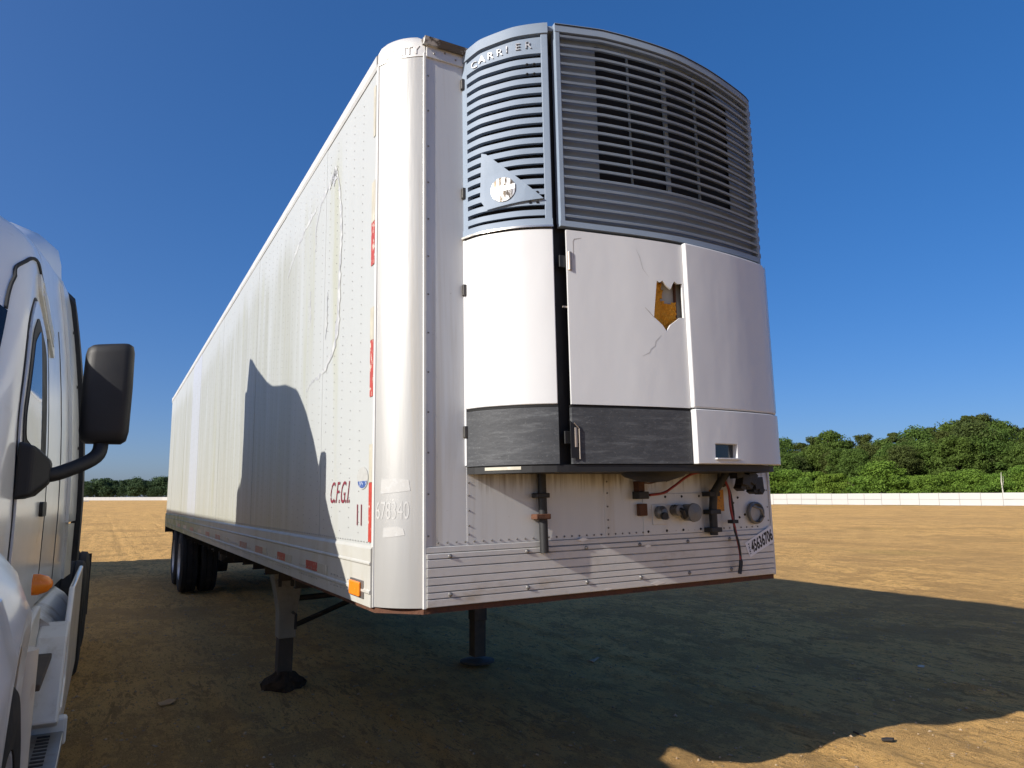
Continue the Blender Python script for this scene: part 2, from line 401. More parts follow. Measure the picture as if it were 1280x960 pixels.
# front wall sheets
fx = [.175, .395, .80, 1.195, 1.62, 2.03, W - .175]
for i in range(len(fx) - 1):
    t = .002 + .0015 * (i % 2); e = .008 if i % 2 else 0
    MB().box(fx[i] - (e if i else 0), fx[i + 1] + (e if i < 5 else 0), -t, .03, .27, 2.74).build('front_panel', m_front, T)
MB().box(.18, W - .18, -.012, .05, 2.70, H).build('top_front_rail', m_rail, T, bevel=.002)
poly = [(-.004, H - .015), (-.03, H - .02), (-.045, H + .012), (.12, H + .035), (.2, H + .02)]
MB().prism(poly, 'x', .16, W - .16).build('torn_roof_edge', simple('dirty_roof_edge', (.10, .085, .07), .8, var=.5, scale=(9, 9, 9), dirt=(.5, .5, .48), dlo=.5, dhi=.6, dscale=(12, 12, 12), root=T), T)
# front rub rail: seven extruded strips
zr = [.272, .242, .216, .1775, .135, .100, .069, .0405, .004]
for i in range(len(zr) - 1):
    z1, z0 = zr[i], zr[i + 1]; d = .016 if i else .010
    poly = [(.02, z0 + .001), (-d + .004, z0 + .001), (-d, z0 + .004), (-d, z1 - .004), (-d + .004, z1 - .001), (.02, z1 - .001)]
    MB().prism(poly, 'x', .181, W - .181).build('rub_rail_strip', m_rail, T)
MB().box(.18, W - .18, -.005, .02, .003, .272).build('rub_rail_back', m_seam, T)
# rusty coupler plate under the nose
MB().prism([(.006, .19), (.172, .006), (W - .172, .006), (W - .006, .19), (W - .006, 1.9), (.006, 1.9)], 'z', -.024, .002).build('coupler_plate', m_rust, T)
MB().cyl((W / 2, .95, -.02), .045, 'z', -.11, 0).build('kingpin', m_dark, T, smooth=40)
for k in range(22):
    y_ = 2.0 + k * .55
    MB().prism([(y_, 0), (y_ + .05, 0), (y_ + .05, -.012), (y_ + .008, -.012), (y_ + .008, -.09), (y_ + .05, -.09), (y_ + .05, -.1), (y_, -.1)], 'x', .05, W - .05).build('cross_member', m_dark, T)
# rivets on the side skin and front
mb = MB()
def rivet(mb, c, n, r, h):
    c = Vector(c); n = Vector(n); a = n.orthogonal().normalized(); b = n.cross(a)
    q = [c + (a * math.cos(k * math.pi / 3) + b * math.sin(k * math.pi / 3)) * r for k in range(6)]
    p = [c + (a * math.cos(k * math.pi / 3) + b * math.sin(k * math.pi / 3)) * r * .55 + n * h for k in range(6)]
    mb.add(q + p, [(k, (k + 1) % 6, (k + 1) % 6 + 6, k + 6) for k in range(6)] + [(6, 7, 8, 9, 10, 11)])
ys = [.43 + .165 * i for i in range(56)]
for y_ in ys:
    for k in range(46):
        if y_ > 4 and k % 2: continue
        if random.random() < .06: continue
        rivet(mb, (-.004, y_ + random.uniform(-.002, .002), .33 + .0505 * k + (.02 if int(y_ / .165) % 2 else 0)), (-1, 0, 0), .0036 if y_ < 3 else .005, .002)
for i in range(300):
    rivet(mb, (-.0045, .24 + i * .045, .29), (-1, 0, 0), .0045, .003)
for i in range(140):
    for z_ in (.045, .098):
        if (i // 4) % 3 < 2: rivet(mb, (-.017, .42 + i * .062, z_), (-1, 0, 0), .0055, .003)
tag(mb.build('side_rivets', m_rivet, T), kind='stuff')
mb = MB()
for i in range(46): rivet(mb, (.24 + i * .046, -.004, .287), (0, -1, 0), .0055, .004)
for x_ in (.396, .79, 1.207, 1.62):
    for z_ in (.32, .36, .43, .50, .56): rivet(mb, (x_, -.004, z_), (0, -1, 0), .0055, .004)
for i in range(13): rivet(mb, (.192, -.004, .32 + i * .19), (0, -1, 0), .005, .004)
for i in range(5): rivet(mb, (.22 + i * .06, -.013, 2.725 + .02 * (i % 2)), (0, -1, 0), .006, .004)
for z_ in (.32, .40, .50): rivet(mb, (2.405, -.004, z_), (0, -1, 0), .005, .004)
tag(mb.build('front_rivets', m_rivet2, T), kind='stuff')
bolt0 = None
for x_ in (.294, .704, 1.053, 1.40, 1.74, 2.06):
    for z_ in (.226, .056):
        mb = MB().lathe([(0, 1e-4), (0, .011), (-.005, .009), (-.009, 1e-4)], (0, 0, 0), 'y', 10)
        if bolt0 is None: bolt0 = mb.mesh('bolt', 40)
        o = link('bolt', bolt0, m_rivet2, T); o.location = (x_, -.016, z_)

# rear doors and frame
for k in (0, 1):
    d = MB().box(.06 + k * 1.24, 1.29 + k * 1.25, L - .05, L, .15, 2.68).build('rear_door', m_white, T, bevel=.006)
    for zz_ in (.4, 1.1, 1.9, 2.5):
        MB().box(.03 if not k else W - .11, .11 if not k else W - .03, L, L + .03, zz_ - .05, zz_ + .05).build('hinge', m_rivet2, d)
    MB().tube([(1.1 + k * .4, L + .03, .1), (1.1 + k * .4, L + .03, 2.7)], .016).build('lock_rod', m_rivet2, d)
MB().box(-.01, W + .01, L - .04, L + .02, -.12, .15).build('rear_sill', m_dark, T, bevel=.005)
MB().box(-.01, W + .01, L - .06, L + .02, 2.68, H + .01).build('rear_header', m_white, T)
for k in (0, 1): MB().box(.35 + k * 1.8, .45 + k * 1.8, L - .1, L, -.6, -.1).build('bumper_strut', m_dark, T)
MB().box(.2, W - .2, L - .1, L, -.68, -.58).build('underride_bar', m_dark, T)
# reflective tapes on the front edge of the side
m_red = simple('red_reflective', (.42, .045, .03), .45, var=.35, scale=(30, 30, 30), dirt=(.55, .50, .42), dlo=.6, dhi=.66, dscale=(22, 22, 22))
m_silver = simple('worn_silver_tape', (.48, .45, .36), .5, .1, var=.3, scale=(25, 25, 12), dirt=(.60, .58, .50), dlo=.55, dhi=.7, dscale=(20, 20, 9))
m_pink = simple('faded_pink_tape', (.50, .25, .17), .6, var=.35, scale=(20, 20, 20), dirt=(.42, .40, .32), dlo=.5, dhi=.65, dscale=(14, 14, 14))
m_redworn = simple('flaking_red_tape', (.40, .06, .045), .5, var=.4, scale=(30, 30, 30), dirt=(.50, .46, .38), dlo=.55, dhi=.60, dscale=(40, 40, 26))
def sidetape(z0, z1, mat, y0=.218, y1=.272, name='reflective_tape', x=-.0055): return MB().box(x, x + .002, y0, y1, z0, z1).build(name, mat, T)
sidetape(2.34, 2.62, m_silver, .226, .256)
sidetape(1.88, 2.095, m_silver); sidetape(1.652, 1.878, m_redworn)
sidetape(1.268, 1.432, m_silver); sidetape(.985, 1.266, m_redworn, .218, .268)
sidetape(.572, .753, m_silver, .216, .264); sidetape(.291, .570, m_red, .216, .264)
# tape blocks along the side rail
for i, (y0, y1, mt) in enumerate([(1.16, 1.43, m_red), (.93, 1.155, m_silver), (2.03, 2.29, m_red), (1.83, 2.025, m_silver), (2.86, 3.18, m_pink), (2.70, 2.855, m_silver), (3.62, 4.0, m_pink), (4.7, 5.0, m_silver), (5.35, 5.75, m_pink), (6.3, 6.7, m_pink), (7.2, 7.6, m_silver), (8.2, 8.7, m_pink), (9.3, 9.8, m_silver), (10.4, 10.9, m_pink)]):
    sidetape(.085, .135, mt, y0, y1, x=-.0185)
m_amber = simple('amber_lens', (.85, .23, .015), .25, var=.15, scale=(40, 40, 40))
lamp = MB().box(-.020, -.014, .285, .50, .028, .112).build('marker_lamp', m_rivet2, T, bevel=.004)
MB().box(-.034, -.0202, .315, .475, .036, .104).build('lens', m_amber, lamp, bevel=.006, seg=3)
# painted lettering and stickers on the side
def side_text(body, size, y_left, z, mat, name, shear=0., sx=1.):
    vs, fs = text_data(body, size, 0., shear)
    return MB().add([(-.0052, y_left - v[0] * sx, z + v[1]) for v in vs], fs).build(name, mat, T)
m_maroon = simple('worn_maroon_paint', (.20, .018, .035), .5, var=.4, scale=(40, 40, 40), dirt=(.42, .43, .42), dlo=.62, dhi=.66, dscale=(26, 26, 26))
m_maroon2 = simple('maroon_paint', (.20, .018, .035), .5, var=.3, scale=(40, 40, 40))
side_text('C.F.G.I.', .165, .97, .475, m_maroon, 'painted_lettering', .42, .78)
side_text('11', .150, .475, .365, m_maroon2, 'painted_number', 0, .85)
m_logo = simple('grey_sticker', (.42, .42, .40), .5, var=.3, scale=(30, 30, 30))
m_blue = simple('blue_print', (.035, .09, .30), .5, var=.5, scale=(40, 40, 40), dirt=(.6, .62, .63), dlo=.55, dhi=.6, dscale=(50, 50, 50))
lg = MB().prism([(.365 + .088 * math.cos(a), .595 + .055 * math.sin(a)) for a in np.linspace(0, 2 * math.pi, 28, endpoint=False)], 'x', -.0056, -.004).build('round_sticker', m_logo, T)
MB().prism([(.365 + .072 * math.cos(a), .580 + .034 * math.sin(a)) for a in np.linspace(math.pi, 2 * math.pi, 14)], 'x', -.0062, -.0057).build('blue_emblem', m_blue, lg)
# residue of a removed decal: torn arch outline
m_res = simple('decal_residue', (.34, .35, .37), .7, var=.25, scale=(20, 20, 20), dirt=(.43, .44, .44), dlo=.46, dhi=.54, dscale=(14, 14, 10))
def ribbon(pts, widths, name, seed):
    rr = random.Random(seed); P = catmull(pts, 7); up = []; dn = []
    for i, p in enumerate(P):
        t = P[min(i + 1, len(P) - 1)] - P[max(i - 1, 0)]; t = t / (np.linalg.norm(t) + 1e-9); n_ = np.array((-t[1], t[0]))
        w = np.interp(i / (len(P) - 1), np.linspace(0, 1, len(widths)), widths) * rr.uniform(.35, 1.5)
        j = rr.uniform(-.008, .008); up.append(p + n_ * (w + j)); dn.append(p - n_ * (w - j))
    mb = MB()
    mb.add([(-.0048, p[0], p[1]) for p in up] + [(-.0048, p[0], p[1]) for p in dn], [(i, i + 1, i + 1 + len(P), i + len(P)) for i in range(len(P) - 1)])
    mb.build(name, m_res, T)
ribbon([(1.10, 2.44), (.99, 2.46), (.93, 2.40), (.87, 2.24), (.83, 2.03), (.85, 1.84), (.86, 1.60), (.90, 1.42), (1.0, 1.32)], [.03, .02, .012, .018, .02, .022, .03, .02], 'decal_residue', 1)
ribbon([(.985, 2.50), (1.0, 2.44), (1.03, 2.39)], [.03, .045, .02], 'decal_residue', 2)
ribbon([(1.05, 2.44), (1.28, 2.40), (1.42, 2.28), (1.45, 2.1)], [.03, .012, .01, .006], 'decal_residue', 3)
ribbon([(1.45, 2.40), (1.75, 2.36), (2.1, 2.26), (2.3, 2.16)], [.02, .014, .012, .008], 'decal_residue', 4)
ribbon([(1.0, 1.32), (1.17, 1.26), (1.4, 1.24), (1.6, 1.20)], [.015, .012, .01, .006], 'decal_residue', 5)
ribbon([(1.55, 1.86), (1.54, 1.72), (1.53, 1.62)], [.012, .02, .01], 'decal_residue', 6)
ribbon([(1.12, 1.74), (1.12, 1.6), (1.14, 1.45)], [.006, .012, .006], 'decal_residue', 7)
# faded number and paper scraps on the corner post
def post_map(t, z, d):
    P = post_pts(False); k = min(max(t, 0), .999) * 12; i = int(k); a = np.array(P[i]); b = np.array(P[i + 1]); p = a + (b - a) * (k - i) + np.array((-.73, -.68)) * d
    return (p[0], p[1], z)
m_fade = simple('faded_white_print', (.45, .45, .44), .5, var=.1, dirt=(.41, .405, .39), dlo=.40, dhi=.52, dscale=(30, 30, 30))
vs, fs = text_data('678340', .115, 0.)
wv = max(v[0] for v in vs)
MB().add([post_map(.02 + .72 * v[0] / wv, .40 + v[1], .0015) for v in vs], fs).build('faded_number', m_fade, T)
for z0, z1, t0, t1, sd_ in ((.515, .585, .14, .76, 1), (.315, .365, .20, .66, 2)):
    rr = random.Random(sd_); poly = [(t0, z0), ((t0 + t1) / 2, z0 + .004), (t1, z0 + .012), (t1 - .03, z1 - .01), (.5, z1), (t0 + .02, z1 - .006)]
    patch(poly, [], lambda u, v, d: post_map(u, v, d), .0003, .0016, .06).build('paper_scrap', m_fade, T)

# ------------------------------------------------------------------ refrigeration unit on the nose
PROF = catmull([(.385, 0), (.41, -.075), (.448, -.14), (.53, -.235), (.60, -.293), (.69, -.345), (.76, -.360), (.98, -.395), (1.162, -.421), (1.41, -.44), (1.7, -.43), (1.9, -.408), (2.03, -.385), (2.078, -.36), (2.12, -.30), (2.18, -.16), (2.215, 0)], 8)
SL = np.concatenate([[0], np.cumsum(np.hypot(*np.diff(PROF, axis=0).T))])
def s_of_x(x): return float(np.interp(x, PROF[:, 0], SL))
TAN = np.gradient(PROF, axis=0); TAN /= np.linalg.norm(TAN, axis=1)[:, None]
def RF(s, z, d=0.):
    x = np.interp(s, SL, PROF[:, 0]); y = np.interp(s, SL, PROF[:, 1]); tx = np.interp(s, SL, TAN[:, 0]); ty = np.interp(s, SL, TAN[:, 1])
    return (x + ty * d, y - tx * d, z)
def ztop(s): return float(np.interp(np.interp(s, SL, PROF[:, 0]), [.385, .43, .545, .69, .985, 1.22, 1.49, 1.67, 2.03, 2.2], [2.77, 2.80, 2.823, 2.838, 2.866, 2.862, 2.853, 2.836, 2.783, 2.74]))
SEND = SL[-1]; sG0, sG1, sR, sC = s_of_x(.692), s_of_x(.752), s_of_x(1.412), s_of_x(2.06)
m_grey = simple('grey_plastic', (.205, .258, .335), .58, 0, .35, var=.10, scale=(4, 4, 2), dirt=(.165, .205, .265), dlo=.5, dhi=.8, dscale=(2, 2, 6), root=T)
m_blackp = simple('black_unit_frame', (.012, .012, .013), .6, .1, var=.4, root=T)
m_coil = simple('black_condenser', (.006, .006, .007), .8, .2, var=.5, scale=(3, 3, 120))
g = G('white_fibreglass', T)
c = g.mix(g.noise((3, 3, 1.4), 5, .6), (.53, .535, .545), (.58, .582, .585))
c = g.mix(g.ramp(g.noise((9, 9, 5), 6, .8, .4), .64, .76, 0, .35), c, (.50, .47, .40))
g.bump(g.noise((2.2, 2.2, 1.2), 3), .5, .012)
m_fib = g.done(c, .33, 0, .5)
g = G('scuffed_black_band', T)
c = g.mix(g.noise((7, 7, 14), 7, .75), (.022, .023, .026), (.075, .079, .086))
c = g.mix(g.ramp(g.noise((4, 4, 36), 7, .75), .48, .74, 0, .28), c, (.26, .27, .28))
c = g.mix(g.ramp(g.noise((60, 60, 110), 4, .8), .56, .70, 0, .25), c, (.26, .27, .28))
g.bump(g.noise((30, 30, 60), 4), .5, .003)
m_band = g.done(c, .6, 0, .3)
# core of the unit: dark frame body following the profile
core = []
for z_ in (.60, 2.70):
    core.append([RF(s, z_, -.055) for s in np.linspace(.05, SEND - .05, 44)] + [(2.18, -.004, z_), (.42, -.004, z_)])
unit = MB().sweep(core).build('refrigeration_unit', m_blackp, T)
unit['label'] = 'grey and white refrigeration unit with louvred top and broken door'
def sub(mb, name, mat, **k): return mb.build(name, mat, unit, **k)
def band(s0, s1, zf0, zf1, d0, d1, n=26):
    rings = []
    for s in np.linspace(s0, s1, n):
        a = zf0(s) if callable(zf0) else zf0; b = zf1(s) if callable(zf1) else zf1
        rings.append([RF(s, a, d1), RF(s, b, d1), RF(s, b, d0), RF(s, a, d0)])
    return MB().sweep(rings)
ZS = 1.772
# roof cap of the unit
cap = [[RF(s, ztop(s) - .03, -.01) for s in np.linspace(0.0, SEND, 50)], [RF(s, ztop(s) - .004, -.012) for s in np.linspace(0, SEND, 50)], [(p[0] * .9 + 1.3 * .1, p[1] * .85 - .03, ztop(s) + .004) for s, p in ((s, RF(s, 0, -.05)) for s in np.linspace(0, SEND, 50))]]
sub(MB().sweep(cap, caps=True), 'top_cover', m_grey, smooth=40)
# --- left grille door
edge = .035
sub(band(.0, sG0, lambda s: ztop(s) - .055, lambda s: ztop(s), -.03, .010), 'grille_top_rim', m_grey, smooth=40)
sub(band(.0, sG0, ZS, ZS + .035, -.03, .006), 'grille_bottom_rim', m_grey, smooth=40)
sub(band(.0, sG0, ZS - .010, ZS - .001, -.03, .016), 'chrome_trim', simple('chrome_trim', (.6, .57, .52), .25, .9, var=.2), smooth=40)
for a, b in ((.0, edge), (sG0 - edge, sG0)):
    sub(band(a, b, ZS + .03, lambda s: ztop(s) - .05, -.035, .004, 5), 'grille_stile', m_grey, bevel=.003)
sub(band(.02, sG0 - .01, ZS, lambda s: ztop(s) - .02, -.050, -.047), 'grille_backing', m_coil, smooth=40)
NP = 17; z_lo, z_hi = ZS + .052, 2.655
pitch = (z_hi - z_lo) / (NP - 1)
for i in range(NP):
    z0 = z_lo + pitch * i; rings = []
    for s in np.linspace(edge - .004, sG0 - edge + .004, 22):
        zz_ = z0 + (ztop(s) - 2.80) * .6 * (i / NP)
        rings.append([RF(s, zz_, .003), RF(s, zz_ + .028, .003), RF(s, zz_ + .031, -.040), RF(s, zz_ + .012, -.040)])
    sub(MB().sweep(rings), 'grille_slat', m_grey, smooth=30)
sub(band(edge - .01, sG0 - edge + .01, lambda s: ztop(s) - .135, lambda s: ztop(s) - .073, -.03, .003), 'name_band', m_grey, smooth=40)
m_letter = simple('worn_letter', (.50, .51, .53), .35, .3, var=.5, scale=(30, 30, 30), dirt=(.16, .17, .19), dlo=.48, dhi=.6, dscale=(40, 40, 40))
for ch, s_ in zip('CARRIER', np.linspace(.07, sG0 - .115, 7)):
    vs, fs = text_data(ch, .052, .003); w_ = max(v[0] for v in vs)
    sub(MB().add([RF(s_ + v[0] * 1.1, ztop(s_) - .127 + v[1], .006 + v[2]) for v in vs], fs), 'raised_letter', m_letter)
for i in (1, 2, 14, 15):
    for k in (0, 1):
        s_ = sG0 - .105 + k * .035; z_ = z_lo + pitch * i + .014 if i < 5 else z_lo + pitch * i + .012
        mb = MB(); rivet(mb, RF(s_, z_, .003), (-.4, -.9, 0), .008, .006); sub(mb, 'grille_screw', m_coil)
# triangular badge plate with round foil emblem
sB = [s_of_x(.447), s_of_x(.668), s_of_x(.455)]
def tri_s(): return [(s_of_x(.435), 2.175), (s_of_x(.45), 2.165), (s_of_x(.655), 1.905), (s_of_x(.45), 1.875), (s_of_x(.43), 1.93)]
sub(patch(tri_s(), [], lambda u, v, d: RF(u, v, d), -.01, .016, .05), 'badge_plate', m_grey, bevel=.003)
g = G('foil_emblem', T)
c = g.mix(g.ramp(g.noise((60, 60, 14), 4, .7), .45, .55), (.10, .08, .06), (.62, .60, .56))
m_foil = g.done(c, .2, .9)
cs, cz, cr = s_of_x(.505), 1.965, .062
disc = [(cs + cr * math.cos(a), cz + cr * math.sin(a)) for a in np.linspace(0, 2 * math.pi, 26, endpoint=False)]
sub(patch(disc, [], lambda u, v, d: RF(u, v, d), .016, .020, .03), 'round_emblem', m_foil)
sub(patch([(cs - .06, cz - .016), (cs + .06, cz - .004), (cs + .06, cz + .022), (cs - .06, cz + .012)], [], lambda u, v, d: RF(u, v, d), .0201, .022, .05), 'emblem_band', simple('foil_band', (.78, .77, .74), .3, .3), )
# --- main grille
g0, g1 = sG1 - .026, sC
sub(band(g0, g1, lambda s: ztop(s) - .045, lambda s: ztop(s), -.03, .012, 40), 'grille_top_rim', m_grey, smooth=40)
sub(band(g0, g1, lambda s: ztop(s) - .010, lambda s: ztop(s) - .004, .012, .014, 40), 'rim_seam', m_coil)
sub(band(g0, g1, ZS, ZS + .028, -.03, .010, 40), 'grille_bottom_rim', m_grey, smooth=40)
sub(band(g0, g0 + .028, ZS + .02, lambda s: ztop(s) - .04, -.04, .010, 4), 'grille_stile', m_grey, bevel=.004)
sub(band(g1 - .02, g1 + .012, ZS - .02, lambda s: ztop(s) - .03, -.04, .010, 4), 'grille_stile', m_grey, bevel=.004)
sOa, sOb, zOa, zOb = s_of_x(.965), s_of_x(1.885), 2.055, 2.79
outer = [(g0 + .02, ZS + .01), (g1 - .005, ZS + .01), (g1 - .005, ztop(g1) - .02)] + [(s, ztop(s) - .02) for s in np.linspace(g1 - .1, g0 + .1, 8)] + [(g0 + .02, ztop(g0) - .02)]
hole = [(sOa, zOa), (sOb - .02, zOa), (sOb, 2.68), (s_of_x(1.6), zOb - .01), (sOa, zOb)]
sub(patch(outer, [hole], lambda u, v, d: RF(u, v, d), -.036, -.030, .06), 'grille_backing', m_grey, smooth=40)
for x_, w_ in ((1.155, .005), (1.385, .022), (1.61, .005)):
    s_ = s_of_x(x_); sub(band(s_ - w_ / 2, s_ + w_ / 2, zOa - .01, 2.80, -.040, -.026, 3), 'grille_rib', m_grey)
sub(band(sOa - .05, sOb + .05, zOa - .05, lambda s: ztop(s) - .05, -.0535, -.050), 'condenser_coil', m_coil)
NQ = 20; zq0 = ZS + .048
for i in range(NQ):
    f_ = i / (NQ - 1); rings = []
    for s in np.linspace(g0 + .024, g1 - .014, 34):
        zq1 = ztop(s) - .072; zz_ = zq0 + (zq1 - zq0) * f_
        rings.append([RF(s, zz_ + .002, .007), RF(s, zz_ + .012, .010), RF(s, zz_ + .016, .004), RF(s, zz_ + .019, -.014), RF(s, zz_ + .008, -.014)])
    sub(MB().sweep(rings), 'grille_slat', m_grey, smooth=35)
# right side vent panel behind the corner
sub(band(sC + .02, SEND, ZS - .01, lambda s: ztop(s) - .02, -.03, 0., 16), 'side_vent_panel', m_grey, smooth=40)
for i in range(18):
    z0 = ZS + .05 + i * .052; sub(band(sC + .05, SEND - .03, z0, z0 + .026, 0., .018, 10), 'side_vent_slat', m_grey)
# --- white doors
zd0, zd1 = .909, ZS - .016
sub(band(.0, sG0, zd0, zd1, -.03, .004, 24), 'side_door', m_fib, smooth=40, bevel=.004)
hole = [(s_of_x(a), b) for a, b in [(1.245, 1.548), (1.262, 1.540), (1.280, 1.552), (1.300, 1.530), (1.327, 1.512), (1.342, 1.540), (1.352, 1.556), (1.370, 1.545), (1.402, 1.548), (1.402, 1.37), (1.375, 1.367), (1.345, 1.345), (1.315, 1.325), (1.290, 1.290), (1.265, 1.322), (1.218, 1.358), (1.228, 1.43)]]
doorpoly = [(sG1 + .004, zd0), (sR, zd0), (sR, zd1)] + [(sG1 + .004, zd1)]
fd = sub(patch(doorpoly, [hole], lambda u, v, d: RF(u, v, d), -.006, .006, .05), 'front_door', m_fib, smooth=40)
fd['label'] = 'white door with a jagged hole showing orange foam'
g = G('orange_foam', T)
c = g.mix(g.noise((45, 45, 45), 5, .8), (.58, .23, .018), (.95, .47, .055))
g.bump(g.noise((50, 50, 50), 5, .8), 1, .02); m_foam = g.done(c, .9, 0, .2)
# foam behind the hole: left sloping wall and crumbly body
sh0, sh1 = s_of_x(1.19), s_of_x(1.44)
mb = MB(); fo = []
for s in np.linspace(s_of_x(1.195), s_of_x(1.39), 22):
    row = []
    for z_ in np.linspace(1.25, 1.60, 30):
        x_ = float(np.interp(s, SL, PROF[:, 0]))
        d_ = -.008 - .014 * np.clip((x_ - 1.22) / .05, 0, 1) - .012 * random.random() * (x_ > 1.27)
        row.append(RF(s, z_, d_))
    fo.append(row)
fv = [p for r_ in fo for p in r_]; ff = []
for i in range(21):
    for j in range(29):
        x_ = fv[i * 30 + j][0]; z_ = fv[i * 30 + j][2]
        if x_ > 1.292 + .008 * math.sin(z_ * 47) and z_ > 1.445 + .012 * math.sin(x_ * 70) - .25 * max(0, x_ - 1.33): continue
        if x_ > 1.375: continue
        ff.append((i * 30 + j, (i + 1) * 30 + j, (i + 1) * 30 + j + 1, i * 30 + j + 1))
sub(MB().add(fv, ff), 'insulation_foam', m_foam)
m_inner = simple('grey_inner_skin', (.38, .37, .33), .6, var=.2)
sub(band(s_of_x(1.27), s_of_x(1.45), 1.3, 1.6, -.052, -.046, 6), 'inner_skin', m_inner)
sub(band(s_of_x(1.383), s_of_x(1.39), 1.3, 1.6, -.046, -.030, 3), 'inner_bracket', m_rust)
# hairline cracks
m_crack = simple('crack_line', (.32, .31, .30), .8, var=.3)
def crack(pts, w, name='crack'):
    P = [(s_of_x(a), b) for a, b in pts]; mb = MB()
    up = []; dn = []
    for i, p in enumerate(P):
        t = np.array(P[min(i + 1, len(P) - 1)]) - np.array(P[max(i - 1, 0)]); t = t / np.linalg.norm(t); n_ = np.array((-t[1], t[0])); k = w * (.4 if i in (0, len(P) - 1) else 1)
        up.append(RF(*(np.array(p) + n_ * k), .0068)); dn.append(RF(*(np.array(p) - n_ * k), .0068))
    mb.add(up + dn, [(i, i + 1, i + 1 + len(P), i + len(P)) for i in range(len(P) - 1)]); sub(mb, name, m_crack)
crack([(1.168, 1.402), (1.19, 1.382), (1.222, 1.352)], .0022)
crack([(1.255, 1.268), (1.238, 1.25), (1.222, 1.236), (1.215, 1.21), (1.19, 1.192), (1.182, 1.175), (1.14, 1.156)], .0012)
crack([(.79, 1.61), (.79, 1.70), (.796, 1.712), (.835, 1.722)], .0018)
crack([(1.13, 1.70), (1.15, 1.66), (1.165, 1.60), (1.20, 1.56)], .0007)
# right door stands proud of the front door
def RP(u, v, d): return RF(u, v, d)
rd = sub(patch([(sR + .002, zd0), (SEND - .02, zd0), (SEND - .02, zd1 - .004), (sC + .03, zd1 - .004), (sR + .002, zd1 + .008)], [], RP, -.02, .030, .06), 'proud_door', m_fib, smooth=35, bevel=.008, seg=3)
sub(band(sC + .012, sC + .017, zd0 + .01, zd1, .029, .0308, 3), 'door_seam', m_crack)
wx = [(s_of_x(1.533), .662), (s_of_x(1.690), .662), (s_of_x(1.694), .732), (s_of_x(1.537), .732)]
sub(patch([(sR + .004, .632), (sC + .03, .632), (sC + .03, zd0 - .006), (sR + .004, zd0 - .006)], [wx], RP, -.01, .036, .05), 'proud_lower_door', m_fib, smooth=35, bevel=.004)
sub(band(sC + .028, SEND - .03, .64, zd0 - .02, -.02, .012, 10), 'side_lower_panel', m_band)
mb = MB().box(-.02, .02, -.012, .012, -.035, .035); o = mb.build('side_latch', m_blackp, unit, bevel=.004); o.location = RF(sC + .10, .84, .03)
sub(patch([(a - (.004 if k in (0, 3) else -.004), b) for k, (a, b) in enumerate(wx)], [], RP, .004, .006, .05), 'inspection_pane', simple('dark_pane', (.02, .022, .025), .12, 0, .6))
sub(band(wx[0][0] - .004, wx[1][0] + .012, .655, .662, .03, .050, 5), 'pane_sill', m_fib)
# lower black bands
for a, b in ((.004, sG0), (sG1 + .004, sR - .004)):
    sub(band(a, b, .634, zd0 - .014, -.02, .004, 20), 'lower_band', m_band, smooth=40)
    sub(band(a, b, zd0 - .012, zd0 - .002, -.03, .001, 20), 'rubber_strip', m_coil)
sub(band(.0, .012, .64, zd1, -.02, .006, 3), 'door_edge', m_fib)
# sill pan under the unit
sub(band(.0, SEND, .598, .630, -.08, -.004, 40), 'bottom_sill', m_blackp)
sub(band(.12, .30, .612, .626, -.004, -.001, 6), 'worn_sill_patch', m_silver)
mb = MB().lathe([(0, 1e-4), (0, .17), (-.02, .15), (-.045, .07), (-.05, 1e-4)], (1.33, -.24, .598), 'z', 28)
sub(mb, 'drip_pan', m_blackp, smooth=50)
# hinges on the wall side and latches in the door gap
m_hinge = simple('worn_hinge', (.10, .095, .09), .5, .6, var=.5)
for z_ in (2.60, 2.005, 1.50, .80):
    o = MB().box(-.012, .006, -.018, .004, -.028, .028).build('hinge', m_hinge, unit, bevel=.003); o.location = (.382, -.004, z_)
m_lat = simple('latch_metal', (.42, .36, .30), .4, .6, var=.5, dirt=(.25, .12, .06))
for z_ in (1.60, .755):
    p = RF(sG1 + .018, z_, .004); o = MB().cyl((0, 0, 0), .011, 'z', -.045, .045, 12).build('latch_pin', m_lat, unit, smooth=40); o.location = p
    p = RF(sG1 - .012, z_, -.012); o = MB().box(-.02, .02, -.006, .006, -.03, .03).build('latch_bracket', m_blackp, unit, bevel=.003); o.location = p
o = MB().box(-.016, .016, -.004, .004, -.004, .004).build('gap_tab', m_lat, unit); o.location = RF(sG1 - .005, 1.375, -.008)
o = MB().prism([(0, 0), (.05, 0), (.04, .02), (.04, .14), (.0, .17)], 'y', -.004, .0).build('latch_cover', m_blackp, unit); o.location = RF(sG1 - .01, .66, .012)
o = MB().tube([(.046, -.004, .0), (.046, -.004, .14), (.02, -.004, .165)], .0028).build('latch_wire', m_lat, unit); o.location = RF(sG1 - .01, .655, .014)

